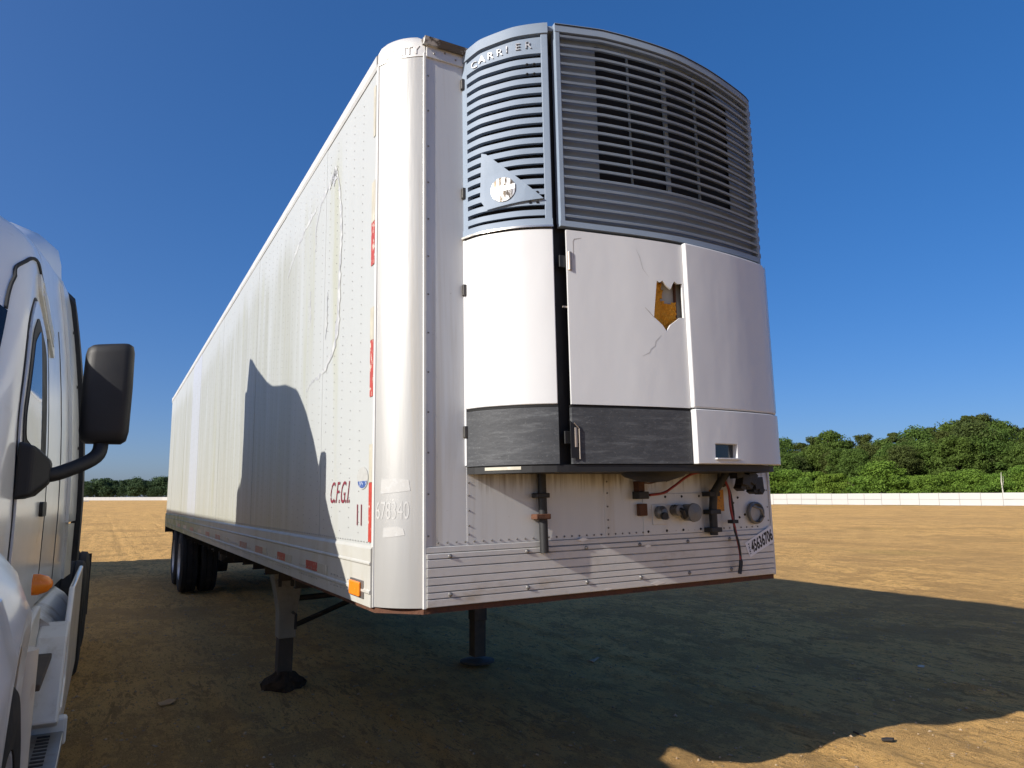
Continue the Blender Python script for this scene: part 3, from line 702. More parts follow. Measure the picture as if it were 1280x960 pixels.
# ------------------------------------------------------------------ fittings on the lower front wall (parts of the trailer)
m_blk = simple('black_hose', (.014, .014, .015), .55, var=.3)
pipe = MB().tube([(.785, -.034, .60), (.788, -.034, .40), (.792, -.032, .215)], .022, 12).build('drain_pipe', m_blk, T, smooth=50)
MB().box(.740, .815, -.062, -.005, .482, .506).build('pipe_clamp', m_blk, pipe, bevel=.004)
c2 = MB().box(.735, .818, -.062, -.005, .378, .404).build('pipe_clamp', m_rust, pipe, bevel=.004)
pl = MB().box(1.44, 1.93, -.008, 0, .272, .492).build('connector_plate', m_front, T, bevel=.002)
for x_ in (1.47, 1.60, 1.72, 1.85):
    for z_ in (.29, .474):
        mb = MB(); rivet(mb, (x_, -.008, z_), (0, -1, 0), .008, .005); mb.build('screw', m_blk, pl)
m_glad = simple('cast_metal', (.20, .20, .195), .5, .6, var=.4, scale=(30, 30, 30))
mb = MB().box(1.50, 1.60, -.014, -.008, .325, .435)
gl = mb.build('air_coupling', m_front, T, bevel=.003)
MB().lathe([(0, 1e-4), (0, .034), (-.03, .036), (-.035, .028), (-.05, .022), (-.055, 1e-4)], (1.545, -.014, .39), 'y', 20).build('coupling_head', m_glad, gl, smooth=45)
MB().cyl((1.535, -.06, .372), .020, 'y', -.02, 0).build('coupling_seal', m_blk, gl, smooth=45)
MB().tube([(1.525, -.02, .415), (1.55, -.05, .40), (1.575, -.05, .355)], .010).build('coupling_lever', m_glad, gl, smooth=50)
so = MB().lathe([(0, 1e-4), (0, .046), (-.05, .046), (-.062, .052), (-.075, .050), (-.08, 1e-4)], (1.745, -.008, .385), 'y', 24).build('electric_socket', m_glad, T, smooth=40)
MB().lathe([(0, 1e-4), (0, .030), (-.055, .030), (-.06, 1e-4)], (1.655, -.008, .40), 'y', 18).build('socket_stub', m_glad, so, smooth=40)
MB().tube([(1.64, -.03, .42), (1.665, -.075, .395), (1.69, -.06, .36)], .014).build('socket_lever', m_blk, so, smooth=50)
bx = MB().box(1.385, 1.425, -.05, 0, .505, .56).build('relay_box', m_rust, T, bevel=.004)
MB().box(1.375, 1.445, -.06, 0, .465, .505).build('relay_base', m_blk, bx, bevel=.004)
MB().box(1.425, 1.447, -.045, -.0, .51, .54).build('white_tag', m_fade, bx)
MB().box(1.40, 1.455, -.03, 0, .375, .44).build('dark_fitting', m_rust, T, bevel=.005)
con = MB().tube([(2.0, -.10, .62), (1.965, -.075, .56), (1.925, -.05, .49), (1.915, -.045, .40), (1.918, -.04, .255)], .024, 10).build('cable_bundle', m_blk, T, smooth=60)
MB().tube([(1.93, -.10, .62), (1.965, -.06, .57), (2.01, -.05, .53)], .012, 8).build('branch_cable', m_blk, con, smooth=60)
for z_ in (.485, .385, .285): MB().box(1.875, 1.955, -.07, -.004, z_ - .014, z_ + .012).build('cable_clip', m_blk, con, bevel=.003)
m_org = simple('orange_notice', (.62, .27, .02), .5, var=.3, scale=(30, 30, 60), dirt=(.30, .13, .03), dlo=.55, dhi=.62, dscale=(60, 60, 90))
MB().box(1.935, 2.045, -.006, 0, .385, .508).build('orange_notice', m_org, T)
m_redc = simple('red_cable', (.26, .025, .025), .5, var=.3)
def spline(pts, k=6): return [tuple(p) for p in catmull(pts, k)]
MB().tube(spline([(1.79, -.12, .61), (1.72, -.08, .59), (1.62, -.05, .525), (1.56, -.04, .495), (1.46, -.045, .485)]), .007, 8).build('red_cable', m_redc, T, smooth=60)
MB().tube(spline([(1.62, -.12, .61), (1.55, -.08, .575), (1.47, -.06, .55), (1.42, -.05, .55)]), .004, 6).build('thin_red_wire', m_rust, T, smooth=60)
MB().tube(spline([(2.0, -.07, .56), (2.035, -.06, .50), (2.045, -.055, .40), (2.075, -.05, .28), (2.10, -.05, .16), (2.102, -.05, .10)]), .007, 8).build('red_hanging_cable', m_redc, T, smooth=60)
MB().tube(spline([(2.01, -.06, .56), (2.055, -.05, .49), (2.075, -.045, .38), (2.07, -.05, .28), (2.092, -.055, .20), (2.104, -.05, .10), (2.088, -.05, .03)]), [.006] * 30 + [.011] * 7, 8).build('black_hanging_cable', m_blk, T, smooth=60)
MB().box(2.04, 2.085, -.07, -.03, .315, .335).build('cable_tie', m_blk, T)
# broken bracket hanging under the unit and round power inlet on the right
br = MB()
for (x_, y_, z_, s_) in ((2.02, -.14, .60, .05), (2.07, -.14, .56, .055), (2.13, -.13, .575, .06), (2.12, -.12, .535, .04), (2.19, -.12, .54, .06), (2.06, -.12, .52, .03), (2.21, -.12, .50, .032), (2.17, -.11, .50, .028)):
    a = random.uniform(0, 1); q = [(x_ + s_ * math.cos(a + k * math.pi / 2) * .8, z_ + s_ * math.sin(a + k * math.pi / 2) * .8) for k in range(4)]
    br.prism(q, 'y', y_ - .03, y_ + .03)
br.build('broken_bracket', m_blk, T, bevel=.003)
inl = MB().lathe([(0, .052), (-.012, .066), (-.03, .064), (-.034, .056), (-.02, .050), (-.012, .046)], (2.285, 0, .368), 'y', 28).build('round_power_inlet', m_glad, T, smooth=40)
MB().cyl((2.285, 0, .368), .050, 'y', -.012, -.002, 24).build('inlet_face', m_fade, inl, smooth=40)
MB().tube([(2.25, -.03, .41), (2.30, -.05, .39), (2.335, -.035, .345), (2.30, -.03, .32)], .007).build('inlet_wire', m_glad, inl, smooth=50)
for x_, z_ in ((2.165, .345), (2.21, .36), (2.16, .46), (2.12, .43)):
    mb = MB(); rivet(mb, (x_, -.004, z_), (0, -1, 0), .008, .006); mb.build('wall_screw', m_blk, T)
# lot sticker
st_o = np.array((2.215, .125)); ax_ = np.array((.93, .36)); ax_ /= np.linalg.norm(ax_); ay_ = np.array((-.20, .98)); ay_ /= np.linalg.norm(ay_)
def st_map(u, v, d): p = st_o + ax_ * u + ay_ * v; return (p[0], -.017 - d, p[1])
m_stick = simple('white_sticker', (.72, .72, .74), .45, var=.06)
m_ink = simple('black_ink', (.012, .012, .014), .5, var=.2)
stk = patch([(0, -.012), (.225, -.012), (.225, .085), (-.02, .08), (-.012, .03)], [], st_map, .0, .0012, .1).build('lot_sticker', m_stick, T)
vs, fs = text_data('45636706', .085, 0., bold=.003); w_ = max(v[0] for v in vs)
MB().add([st_map(.024 + .196 * v[0] / w_, .006 + v[1] * 1.05, .0018) for v in vs], fs).build('printed_number', m_ink, stk)
mb = MB()
for k in range(6): mb.add([st_map(.002, .004 + k * .011, .0018), st_map(.013, .004 + k * .011, .0018), st_map(.013, .004 + k * .011 + .004 + .003 * (k % 2), .0018), st_map(.002, .004 + k * .011 + .004 + .003 * (k % 2), .0018)], [(0, 1, 2, 3)])
mb.build('printed_small_text', m_ink, stk)
# dent scrapes on the rub rail
m_scrape = simple('bare_scrape', (.75, .76, .78), .3, .5)
for (x_, z_, w_, h_) in ((1.43, .215, .05, .008), (1.0, .268, .07, .010), (1.46, .018, .10, .012), (1.15, .012, .06, .006)):
    MB().prism([(x_, z_), (x_ + w_ * .4, z_ - h_), (x_ + w_, z_), (x_ + w_ * .5, z_ + h_)], 'y', -.0175, -.012).build('rail_scrape', m_scrape, T)

# ------------------------------------------------------------------ landing gear (trailer frame; ground is z_world 0)
def wl(x, y, z): return MR.transposed() @ (Vector((x, y, z)) - OFF)
def leg_part(xc, yc, wide):
    lg = MB()
    if wide:
        top = 1.16; q = [(xc - .16, top), (xc + .13, top), (xc + .12, .78), (xc + .075, .62), (xc - .07, .62), (xc - .10, .75)]
        rings = []
        for z_, a, b, dd in ((1.14, -.17, .12, .12), (.95, -.14, .115, .11), (.74, -.095, .095, .09), (.62, -.075, .08, .08), (.40, -.07, .075, .075)):
            rings.append([wl(xc + a, yc - dd, z_), wl(xc + b, yc - dd, z_), wl(xc + b, yc + dd, z_), wl(xc + a, yc + dd, z_)])
        lg.sweep(rings)
    else:
        rings = []
        for z_, a in ((1.12, .075), (.72, .075), (.71, .082), (.68, .082), (.67, .07), (.40, .07)):
            rings.append([wl(xc - a, yc - a, z_), wl(xc + a, yc - a, z_), wl(xc + a, yc + a, z_), wl(xc - a, yc + a, z_)])
        lg.sweep(rings)
    p = lg.build('landing_leg', m_mudsteel if wide else m_leg, T, bevel=.008)
    a = .062
    MB().sweep([[wl(xc - a, yc - a, z_), wl(xc + a, yc - a, z_), wl(xc + a, yc + a, z_), wl(xc - a, yc + a, z_)] for z_ in (.42, .06)]).build('inner_tube', m_leg, p, bevel=.006)
    if wide:
        for dx in (-.085, .02):
            MB().sweep([[wl(xc + dx - .014, yc - .124 + (.0 if z_ > .9 else .012), z_), wl(xc + dx + .014, yc - .124 + (.0 if z_ > .9 else .012), z_), wl(xc + dx + .012, yc - .09, z_), wl(xc + dx - .012, yc - .09, z_)] for z_ in (.98, .84)]).build('gusset_slot', m_blk, p)
    else:
        MB().lathe([(0, 1e-4), (0, .17), (.016, .17), (.028, .1), (.03, 1e-4)], wl(xc, yc, .005), 'z', 24).build('foot_plate', m_leg, p, smooth=30)
    return p
lL = leg_part(.33, 3.55, True)
lR = leg_part(2.18, 3.50, False)
# mud packed over the left foot
mb = MB(); rr = random.Random(3); rings = []
for z_, r_ in ((-.02, .17), (.03, .175), (.06, .165), (.085, .12), (.12, .065)):
    rings.append([wl(.33 + r_ * rr.uniform(.8, 1.15) * math.cos(a), 3.52 + r_ * rr.uniform(.8, 1.15) * math.sin(a), z_ + rr.uniform(-.012, .012)) for a in np.linspace(0, 2 * math.pi, 22, endpoint=False)])
mb.sweep(rings); mb.build('muddy_foot', m_mud, lL)
MB().tube([wl(.36, 3.55, .72), wl(2.15, 3.50, .78)], .025).build('cross_shaft', m_dark, T, smooth=60)
MB().tube([wl(.40, 3.5, .50), wl(1.3, 2.6, 1.05)], .022).build('diagonal_brace', m_dark, T, smooth=60)
MB().tube([wl(2.12, 3.45, .55), wl(1.3, 2.6, 1.05)], .022).build('diagonal_brace', m_dark, T, smooth=60)
MB().tube([wl(.36, 3.42, .62), wl(.36, 3.30, .62), wl(.36, 3.30, .50)], .012).build('crank_handle', m_dark, T, smooth=60)
MB().tube([wl(1.5, 3.6, .98), wl(2.1, 3.5, .98)], .05).build('gear_housing', m_dark, T, smooth=60)

# ------------------------------------------------------------------ wheels
def tyre_prof(w, r):
    return [(-w / 2, r * .60), (-w / 2 - .008, r * .75), (-w / 2 + .004, r * .93), (-w / 2 + .025, r * .985), (-.055, r), (-.05, r - .012), (-.042, r - .012), (-.037, r), (.037, r), (.042, r - .012), (.05, r - .012), (.055, r), (w / 2 - .025, r * .985), (w / 2 - .004, r * .93), (w / 2 + .008, r * .75), (w / 2, r * .60)]
def rim_prof(w, r, dish):
    return [(-w / 2 + .01, r * .605), (-w / 2 - .004, r * .605), (-w / 2 - .004, r * .57), (-w / 2 + .02, r * .53), (-w / 2 + dish, r * .50), (-w / 2 + dish, r * .30), (-w / 2 + dish * .5, r * .22), (-w / 2 + dish * .4, .001), (w / 2, .001), (w / 2, r * .605)]
tyre_me = MB().lathe(tyre_prof(.27, .515), (0, 0, 0), 'x', 40).mesh('tyre', 35)
rim_me = MB().lathe(rim_prof(.25, .515, .11), (0, 0, 0), 'x', 36).mesh('rim', 35)
front_rim_me = MB().lathe(rim_prof(.25, .515, .02), (0, 0, 0), 'x', 36).mesh('rim', 35)
nut_mb = MB()
for k in range(10):
    a = 2 * math.pi * k / 10; nut_mb.cyl((0, .19 * math.cos(a), .19 * math.sin(a)), .014, 'x', -.05, -.01, 6)
nut_me = nut_mb.mesh('wheel_nuts')
def wheel(parent, loc, flip=False, front=False):
    w = link('wheel', tyre_me, m_tyre, parent); w.location = loc
    if flip: w.rotation_euler = (0, 0, math.pi)
    link('rim', front_rim_me if front else rim_me, m_rim, w)
    n = link('wheel_nuts', nut_me, m_rivet2, w)
    if not front: n.location = (.0, 0, 0)
    return w
zc = .515
for y_ in (10.75, 12.02):
    for x_, fl in ((.16, False), (.47, False), (2.13, True), (2.44, True)):
        wheel(T, wl(x_, y_, zc), fl)
    MB().tube([wl(.2, y_, zc), wl(2.4, y_, zc)], .065, 12).build('axle', m_dark, T, smooth=60)
    for x_ in (.72, 1.88): MB().cyl(wl(x_, y_, zc), .2, 'x', -.08, .08, 20).build('brake_drum', m_dark, T, smooth=40)
for x_ in (.80, 1.72):
    MB().prism([(9.3, -.1), (13.4, -.1), (13.2, -.26), (12.2, -.22), (11.4, -.40), (10.6, -.22), (9.5, -.26)], 'x', x_, x_ + .09).build('suspension_beam', m_dark, T, bevel=.01)
for x_ in (.06, 1.94): MB().box(x_, x_ + .6, 13.0, 13.02, -.75, -.1).build('mud_flap', m_tyre, T)
MB().box(.5, 1.1, 9.2, 9.6, -.45, -.1).build('air_tank_box', m_dark, T, bevel=.05)
MB().box(.12, .15, 7.2, 7.24, -.12, 0).build('marker_bracket', m_rim, T)

# ------------------------------------------------------------------ the highway tractor beside it
TC = -2.50
tractor = empty('truck_tractor', (TC, 0, 0))
tag(tractor, 'white highway tractor with black mirror and sleeper cab at the left edge', 'truck')
K = tractor
m_tw = simple('white_truck_paint', (.84, .845, .83), .16, 0, .5, var=.05, scale=(2, 2, 2), dirt=(.58, .55, .47), dlo=.58, dhi=.85, dscale=(2.5, 2.5, 4))
m_tw2 = simple('cream_truck_plastic', (.72, .71, .66), .45, 0, .4, var=.12, scale=(5, 5, 5), dirt=(.42, .38, .30), dlo=.52, dhi=.8, dscale=(4, 4, 3))
m_rub = simple('black_rubber', (.018, .018, .019), .7, var=.3)
m_bp = simple('black_mirror_plastic', (.016, .016, .017), .55, 0, .4, var=.25, scale=(8, 8, 8), bump=.0006, bscale=(300, 300, 300))
m_glass = simple('dark_cab_glass', (.010, .012, .014), .03, 0, .9, var=.1)
m_gap = simple('panel_gap', (.02, .02, .02), .8)
def hwb(y): return float(np.interp(y, [-.1, .3, 1.9, 2.6, 3.85], [.93, 1.03, 1.07, 1.10, 1.145]))
def hws(y, z): return hwb(y) * (1 - .02 * max(0, z - 1.5) - .042 * max(0, z - 1.5) ** 2)
def zroof(y): return float(np.interp(y, [.0, .15, .45, .75, 1.0, 1.18, 1.38, 1.65, 2.0, 2.6, 3.3, 3.8], [1.80, 1.92, 2.18, 2.42, 2.70, 2.93, 3.12, 3.30, 3.38, 3.42, 3.45, 3.45]))
def shoulder(y):
    zr_ = zroof(y); return zr_, zr_ - min(float(np.interp(y, [1.9, 3.2], [.42, .20])), (zr_ - 1.5) * float(np.interp(y, [.3, .9], [.9, .5])))
def section(y, grow=0., n=11, arc_only=False, zb=1.0):
    zr_, zs = shoulder(y); zr_ += grow; zs += grow; pts = []
    if not arc_only:
        for k in range(8):
            z = zb + (zs - zb) * k / 8; pts.append((hws(y, z) + grow, z))
    h0 = hws(y, zs) + grow
    for k in range(n):
        a = math.pi / 2 * k / (n - 1); pts.append((h0 * math.cos(a) ** .75, zs + (zr_ - zs) * math.sin(a) ** .95))
    return pts
def loft(ys, f, closed_bottom=True):
    rings = []
    for y in ys:
        h = f(y); rings.append([(x, y, z) for x, z in h] + [(-x, y, z) for x, z in reversed(h[:-1])])
    return rings
cab = MB().sweep(loft(list(np.linspace(-.10, 1.93, 26)), section)).build('cab', m_tw, K, smooth=45)
slp = MB().sweep(loft(list(np.linspace(1.95, 3.62, 18)), section)).build('sleeper', m_tw, K, smooth=45)
# windscreen: curved glass following the sloped cab front
ws = MB(); rings = []
for y in np.linspace(.16, .98, 14):
    a = section(y, .012, 13, True)[4:]; rings.append([(x, y, z) for x, z in a] + [(-x, y, z) for x, z in reversed(a[:-1])])
ws.sweep(rings, closed=False).build('windscreen', m_glass, K, smooth=60)
def surf_x(y, z):
    zr_, zs = shoulder(y)
    if z <= zs: return hws(y, z)
    a = math.asin(min(1, (z - zs) / (zr_ - zs)) ** (1 / .95)); return hws(y, zs) * max(1e-3, math.cos(a)) ** .75
def TS(y, z, d): return (surf_x(y, z) + d, y, z)
# near (trailer side) door and far door
def rr_poly(pts, r=.08, k=5):
    o = []; n = len(pts)
    for i in range(n):
        a, b, c_ = (np.array(pts[j % n], float) for j in (i - 1, i, i + 1))
        u = (a - b) / np.linalg.norm(a - b); v = (c_ - b) / np.linalg.norm(c_ - b); rr_ = min(r, np.linalg.norm(a - b) / 2.1, np.linalg.norm(c_ - b) / 2.1)
        p0, p1 = b + u * rr_, b + v * rr_
        for q in range(k + 1):
            t = q / k; o.append(tuple((1 - t) ** 2 * p0 + 2 * t * (1 - t) * b + t * t * p1))
    return o
for sg in (1, -1):
    def MP(y, z, d, sg=sg): p = TS(y, z, d + .04 * max(0, y - 3.50)); return (p[0] * sg, p[1], p[2])
    gp = rr_poly([(.72, .98), (1.90, .98), (1.90, 2.56), (1.45, 2.70), (1.12, 2.50), (.72, 1.96)], .12)
    patch(gp, [], MP, -.02, .003, .06).build('door_gap', m_gap, K)
    dp = rr_poly([(.74, 1.0), (1.88, 1.0), (1.88, 2.54), (1.44, 2.68), (1.13, 2.48), (.74, 1.95)], .12)
    dr = patch(dp, [], MP, -.02, .012, .05).build('door', m_tw, K, smooth=35)
    wp = rr_poly([(.80, 1.82), (1.74, 1.74), (1.76, 2.44), (1.42, 2.57), (1.16, 2.43), (.80, 1.98)], .08)
    patch(wp, [], MP, .0, .017, .05).build('window_seal', m_rub, dr)
    wp2 = rr_poly([(.86, 1.87), (1.44, 1.82), (1.46, 2.50), (1.20, 2.39), (.86, 1.98)], .05)
    patch(wp2, [], MP, .0, .021, .05).build('window_pane', m_glass, dr)
    patch(rr_poly([(1.60, 1.50), (1.80, 1.50), (1.80, 1.58), (1.60, 1.58)], .03), [], MP, .0, .03, .1).build('door_handle', m_bp, dr, bevel=.006)
    MB().tube([MP(a, b, .002) for a, b in catmull([(1.0, 2.50), (1.08, 2.60), (1.16, 2.69), (1.28, 2.80), (1.55, 2.92), (1.80, 2.90), (2.02, 2.76), (2.24, 2.50)], 5)], .010, 6).build('roof_seam', m_gap, K)
    MB().tube([MP(a, b, .002) for a, b in ((.76, 1.54), (.95, 1.53), (1.4, 1.51), (1.88, 1.50))], .006, 6).build('body_crease', m_gap, dr)
    # air scoop vent above the door
    vp = rr_poly([(1.62, 2.76), (2.18, 2.46), (2.22, 2.52), (2.05, 2.80), (1.66, 2.88)], .05)
    v = patch(vp, [], MP, -.02, .016, .08).build('roof_vent', m_tw2, K)
    for q in range(3):
        a0 = q * .055; patch([(1.70 + a0 * .5, 2.75 + a0 * .7), (2.12 + a0 * .4, 2.53 + a0 * .7), (2.12 + a0 * .4, 2.545 + a0 * .7), (1.70 + a0 * .5, 2.765 + a0 * .7)], [], MP, .01, .024, .1).build('vent_rib', m_tw, v)
    # vertical trim lines on the sleeper
    for yy_ in (2.0, 2.72): patch([(yy_, 1.05), (yy_ + .012, 1.05), (yy_ + .012, 2.75), (yy_, 2.75)], [], MP, .0, .003, .2).build('panel_line', m_gap, slp)
    # sleeper side panel and extender with rubber edge
    ex = patch([(3.30, 1.42), (3.78, 1.42), (3.80, 2.4), (3.80, 3.30), (3.74, 3.38), (3.30, 3.34)], [], MP, .0, .022, .12).build('side_extender', m_tw, K, smooth=35)
    patch([(3.79, 1.10), (3.93, 1.10), (3.93, 3.32), (3.79, 3.36)], [], MP, -.01, .055, .15).build('rubber_edge', m_rub, ex)
    for z_ in (3.36, 2.95, 2.5, 2.0):
        mb = MB(); p = MP(3.72, z_, .022); rivet(mb, p, (sg, 0, 0), .016, .008); mb.build('extender_bolt', m_rub, ex)
    lx = patch([(3.40, 1.0), (3.80, 1.0), (3.80, 1.40), (3.40, 1.40)], [], MP, .0, .016, .12).build('lower_extender', m_tw2, K)
    # mirror: bracket, arm, head
    b0 = MP(.86, 1.72, .0)
    br = MB(); rings = []
    for d_, a, b in ((.0, .16, .13), (.06, .15, .11), (.12, .07, .05)):
        rings.append([(b0[0] + sg * d_, b0[1] + dy * a, b0[2] + dz * b) for dy, dz in ((-1, -1), (1, -1), (1, 1), (-1, 1))])
    mir = br.sweep(rings).build('mirror', m_bp, K, bevel=.015, seg=3)
    hx = sg * (-1.150 - TC)
    MB().tube(spline([(b0[0] + sg * .08, .86, 1.70), (b0[0] + sg * .16, .90, 1.72), (hx - sg * .02, .98, 1.80), (hx, 1.02, 1.90)]), .034, 12).build('mirror_arm', m_bp, mir, smooth=60)
    hd = []
    for z_, sc_, tl in ((1.868, .72, 0), (1.885, .92, 0), (1.93, 1, 0), (2.15, 1.02, 0), (2.32, .99, 0), (2.352, .93, 0), (2.366, .78, 0)):
        ring = []
        for a in np.linspace(0, 2 * math.pi, 28, endpoint=False):
            ca, sa = math.cos(a), math.sin(a); ex_ = .42
            px = math.copysign(abs(ca) ** ex_, ca) * .110 * sc_; py = math.copysign(abs(sa) ** (.55 if sa < 0 else .25), sa) * (.10 if sa < 0 else .045) * sc_
            ring.append((hx + sg * px + sg * .005, 1.04 + py - .02 * (px / .11), z_ + (.012 * (px / .11) if z_ > 2.3 else 0)))
        hd.append(ring)
    MB().sweep(hd).build('mirror_head', m_bp, mir, smooth=50)
    MB().box(hx - .095, hx + .095, 1.078, 1.088, 1.95, 2.31).build('mirror_glass', simple('mirror_silver', (.6, .62, .64), .03, 1.), mir)
# roof fairing rising to the rear
def fz(y): return float(np.interp(y, [2.05, 2.4, 2.8, 3.2, 3.6, 3.70], [3.32, 3.42, 3.52, 3.68, 3.83, 3.84]))
rings = []
for y in np.linspace(2.05, 3.70, 14):
    t = (y - 2.05) / 1.65; h = .60 + .28 * t; z0 = zroof(y) - .28; pr = [(h + .06, z0), (h + .03, z0 + (fz(y) - z0) * .5), (h - .0, z0 + (fz(y) - z0) * .68), (h - .12, fz(y) - .11), (h - .3, fz(y) - .05), (0, fz(y))]
    rings.append([(x, y, z) for x, z in pr] + [(-x, y, z) for x, z in reversed(pr[:-1])])
MB().sweep(rings).build('roof_fairing', m_tw, K, smooth=50)
# hood with flared fenders
def hood_sec(y):
    zt = float(np.interp(y, [-1.55, -1.4, -1.0, -.5, 0, .28], [1.33, 1.48, 1.58, 1.68, 1.76, 1.80]))
    hf = float(np.interp(y, [-1.55, -1.3, -.8, .0, .28], [.98, 1.16, 1.22, 1.20, 1.17])); hh = float(np.interp(y, [-1.55, -1.2, .28], [.80, .9, .98]))
    d2 = .62 ** 2 - (y + .28) ** 2; zb = max(.62, .53 + math.sqrt(d2) if d2 > 0 else .62)
    return [(hf - .02, zb), (hf, zb + .05), (hf, max(zb + .10, 1.15)), (hf - .05, 1.32), (hh + .06, 1.42), (hh, 1.52), (hh - .06, zt - .16), (hh - .18, zt - .06), (hh * .5, zt - .01), (0, zt)]
hood = MB().sweep(loft(list(np.linspace(-1.55, .28, 28)), hood_sec), caps=False).build('hood', m_tw, K, smooth=40)
hood.modifiers.new('solid', 'SOLIDIFY').thickness = .02
for sg in (1, -1):
    patch(rr_poly([(-.1, 1.56), (.26, 1.58), (.26, 1.72), (-.1, 1.68)], .03), [], lambda y, z, d, sg=sg: (sg * (.93 + d), y, z), .0, .05, .1).build('cowl_cover', m_tw2, K, bevel=.01)
    am = MB().lathe([(0, 1e-4), (0, .040), (.02, .040), (.05, .030), (.066, .012), (.068, 1e-4)], (0, 0, 0), 'x', 18).build('turn_lamp', m_amber, K, smooth=50)
    am.location = (sg * 1.17, .30, 1.27)
    if sg < 0: am.rotation_euler = (0, 0, math.pi)
    lampm = simple('headlamp_glass', (.55, .58, .6), .08, .2)
    patch(rr_poly([(.62, 1.02), (1.0, 1.06), (.96, 1.30), (.66, 1.22)], .05), [], lambda x, z, d, sg=sg: (sg * x, -1.46 - d + .35 * max(0, x - .7), z), .0, .06, .08).build('headlight', lampm, K, bevel=.01)
# nose
gr = MB().box(-.62, .62, -1.60, -1.50, .78, 1.38).build('radiator_grille', m_bp, K, bevel=.03)
for k in range(7): MB().box(-.58, .58, -1.615, -1.602, .84 + k * .075, .855 + k * .075).build('grille_bar', m_rim, gr)
MB().prism([(-1.15, -1.30), (-1.05, -1.62), (-.6, -1.74), (.6, -1.74), (1.05, -1.62), (1.15, -1.30), (1.0, -1.25), (-1.0, -1.25)], 'z', .32, .72).build('bumper', m_tw2, K, bevel=.03)
MB().box(-.45, .45, -1.4, 0, .6, 1.3).build('engine_block', m_dark, K)
MB().box(-.95, .95, .0, 3.5, .92, 1.02).build('cab_floor', m_dark, K)
# chassis
for sg in (1, -1):
    x0 = sg * .43 - .04
    MB().box(x0, x0 + .08, -1.3, 6.9, .72, .98).build('frame_rail', m_dark, K)
    # under-door steps, skirt and corner tube
    o_ = sg
    def bxs(a, b, *r): return MB().box(*(sorted((o_ * a, o_ * b))), *r)
    st = bxs(.92, 1.29, .72, 1.42, .40, .43).build('lower_step', simple('step_alloy', (.36, .36, .35), .4, .7, var=.4, dirt=(.2, .16, .11)), K, bevel=.006)
    for ix in range(3):
        for iy in range(11): bxs(1.0 + ix * .09, 1.055 + ix * .09, .77 + iy * .055, .795 + iy * .055, .4295, .4325).build('tread_slot', m_gap, st)
    bxs(.90, 1.30, 1.40, 1.46, .36, .50).build('step_riser', m_tw2, K, bevel=.015)
    us = bxs(.90, 1.20, .82, 1.62, .76, .79).build('upper_step', m_leg, K, bevel=.006)
    MB().tube([(sg * 1.12, .60, .28), (sg * 1.12, .60, .98)], .075, 18).build('fender_post', simple('dirty_cream_post', (.62, .56, .47), .55, var=.12, dirt=(.33, .20, .11), dlo=.5, dhi=.7, dscale=(5, 5, 2)), K, smooth=60)
    # angled step fairing
    q = [(1.45, .52), (1.62, .50), (1.78, .62), (1.80, .90), (2.02, 1.08), (3.55, 1.08), (3.55, .36), (1.60, .36)]
    sk = MB().prism(q, 'x', *sorted((sg * 1.235, sg * 1.265))).build('side_skirt', m_tw, K, bevel=.01)
    MB().prism([(1.30, .50), (1.62, .86), (1.80, .92), (1.80, .82), (1.66, .76), (1.38, .46)], 'x', *sorted((sg * 1.12, sg * 1.262))).build('step_fairing', m_tw2, K, bevel=.012)
    MB().prism([(1.05, .80), (1.72, .80), (1.72, 1.02), (1.30, 1.00), (1.05, .92)], 'x', *sorted((sg * 1.09, sg * 1.12))).build('sill_panel', m_tw2, K, bevel=.01)
    MB().tube([(sg * .95, 1.75, .70), (sg * .95, 3.3, .70)], .30, 24).build('fuel_tank', m_rim, K, smooth=50)
    wheel(K, (sg * 1.06, -.28, .515), sg > 0, True)
    for y_ in (4.85, 6.15):
        for x_ in (1.125, .815): wheel(K, (sg * x_, y_, .515), sg > 0)
    MB().box(*sorted((sg * .65, sg * 1.27)), 6.95, 6.97, .25, .95).build('mud_flap', m_rub, K)
for y_ in (-.28, 4.85, 6.15): MB().tube([(-1.0, y_, .515), (1.0, y_, .515)], .07, 12).build('axle', m_dark, K, smooth=60)
MB().lathe([(0, 1e-4), (0, .48), (.05, .48), (.07, 1e-4)], (0, 5.4, 1.08), 'z', 28).build('fifth_wheel', m_dark, K, smooth=30)
MB().box(-.4, .4, 5.1, 5.7, .96, 1.09).build('fifth_wheel_base', m_dark, K)

# ------------------------------------------------------------------ box trailer parked beyond the tractor (its shadow falls across the yard)
PT = empty('box_trailer', (-8.2, 1.55, 0))
tag(PT, 'plain white box trailer parked on the far side of the tractor', 'trailer')
b = MB().box(0, 2.6, 0, 15.9, 1.15, 4.08).build('body', m_white, PT, bevel=.02)
for k in range(13): MB().box(2.6, 2.61, .2 + k * 1.2, .23 + k * 1.2, 1.3, 4.0).build('side_rib', m_rail, b)
MB().box(-.01, 2.61, -.01, 15.91, 1.08, 1.148).build('bottom_rail', m_rail, PT)
for y_ in (12.6, 13.9):
    for x_, fl in ((.16, False), (.47, False), (2.13, True), (2.44, True)): wheel(PT, (x_, y_, .515), fl)
    MB().tube([(.2, y_, .515), (2.4, y_, .515)], .06).build('axle', m_dark, PT)
for x_ in (.4, 2.1): MB().box(x_, x_ + .13, 2.7, 2.83, .03, 1.1).build('landing_leg', m_leg, PT); MB().box(x_ - .08, x_ + .21, 2.6, 2.93, 0, .03).build('foot_plate', m_leg, PT)
MB().box(.8, 1.8, 11.6, 14.8, .75, 1.1).build('suspension_frame', m_dark, PT)

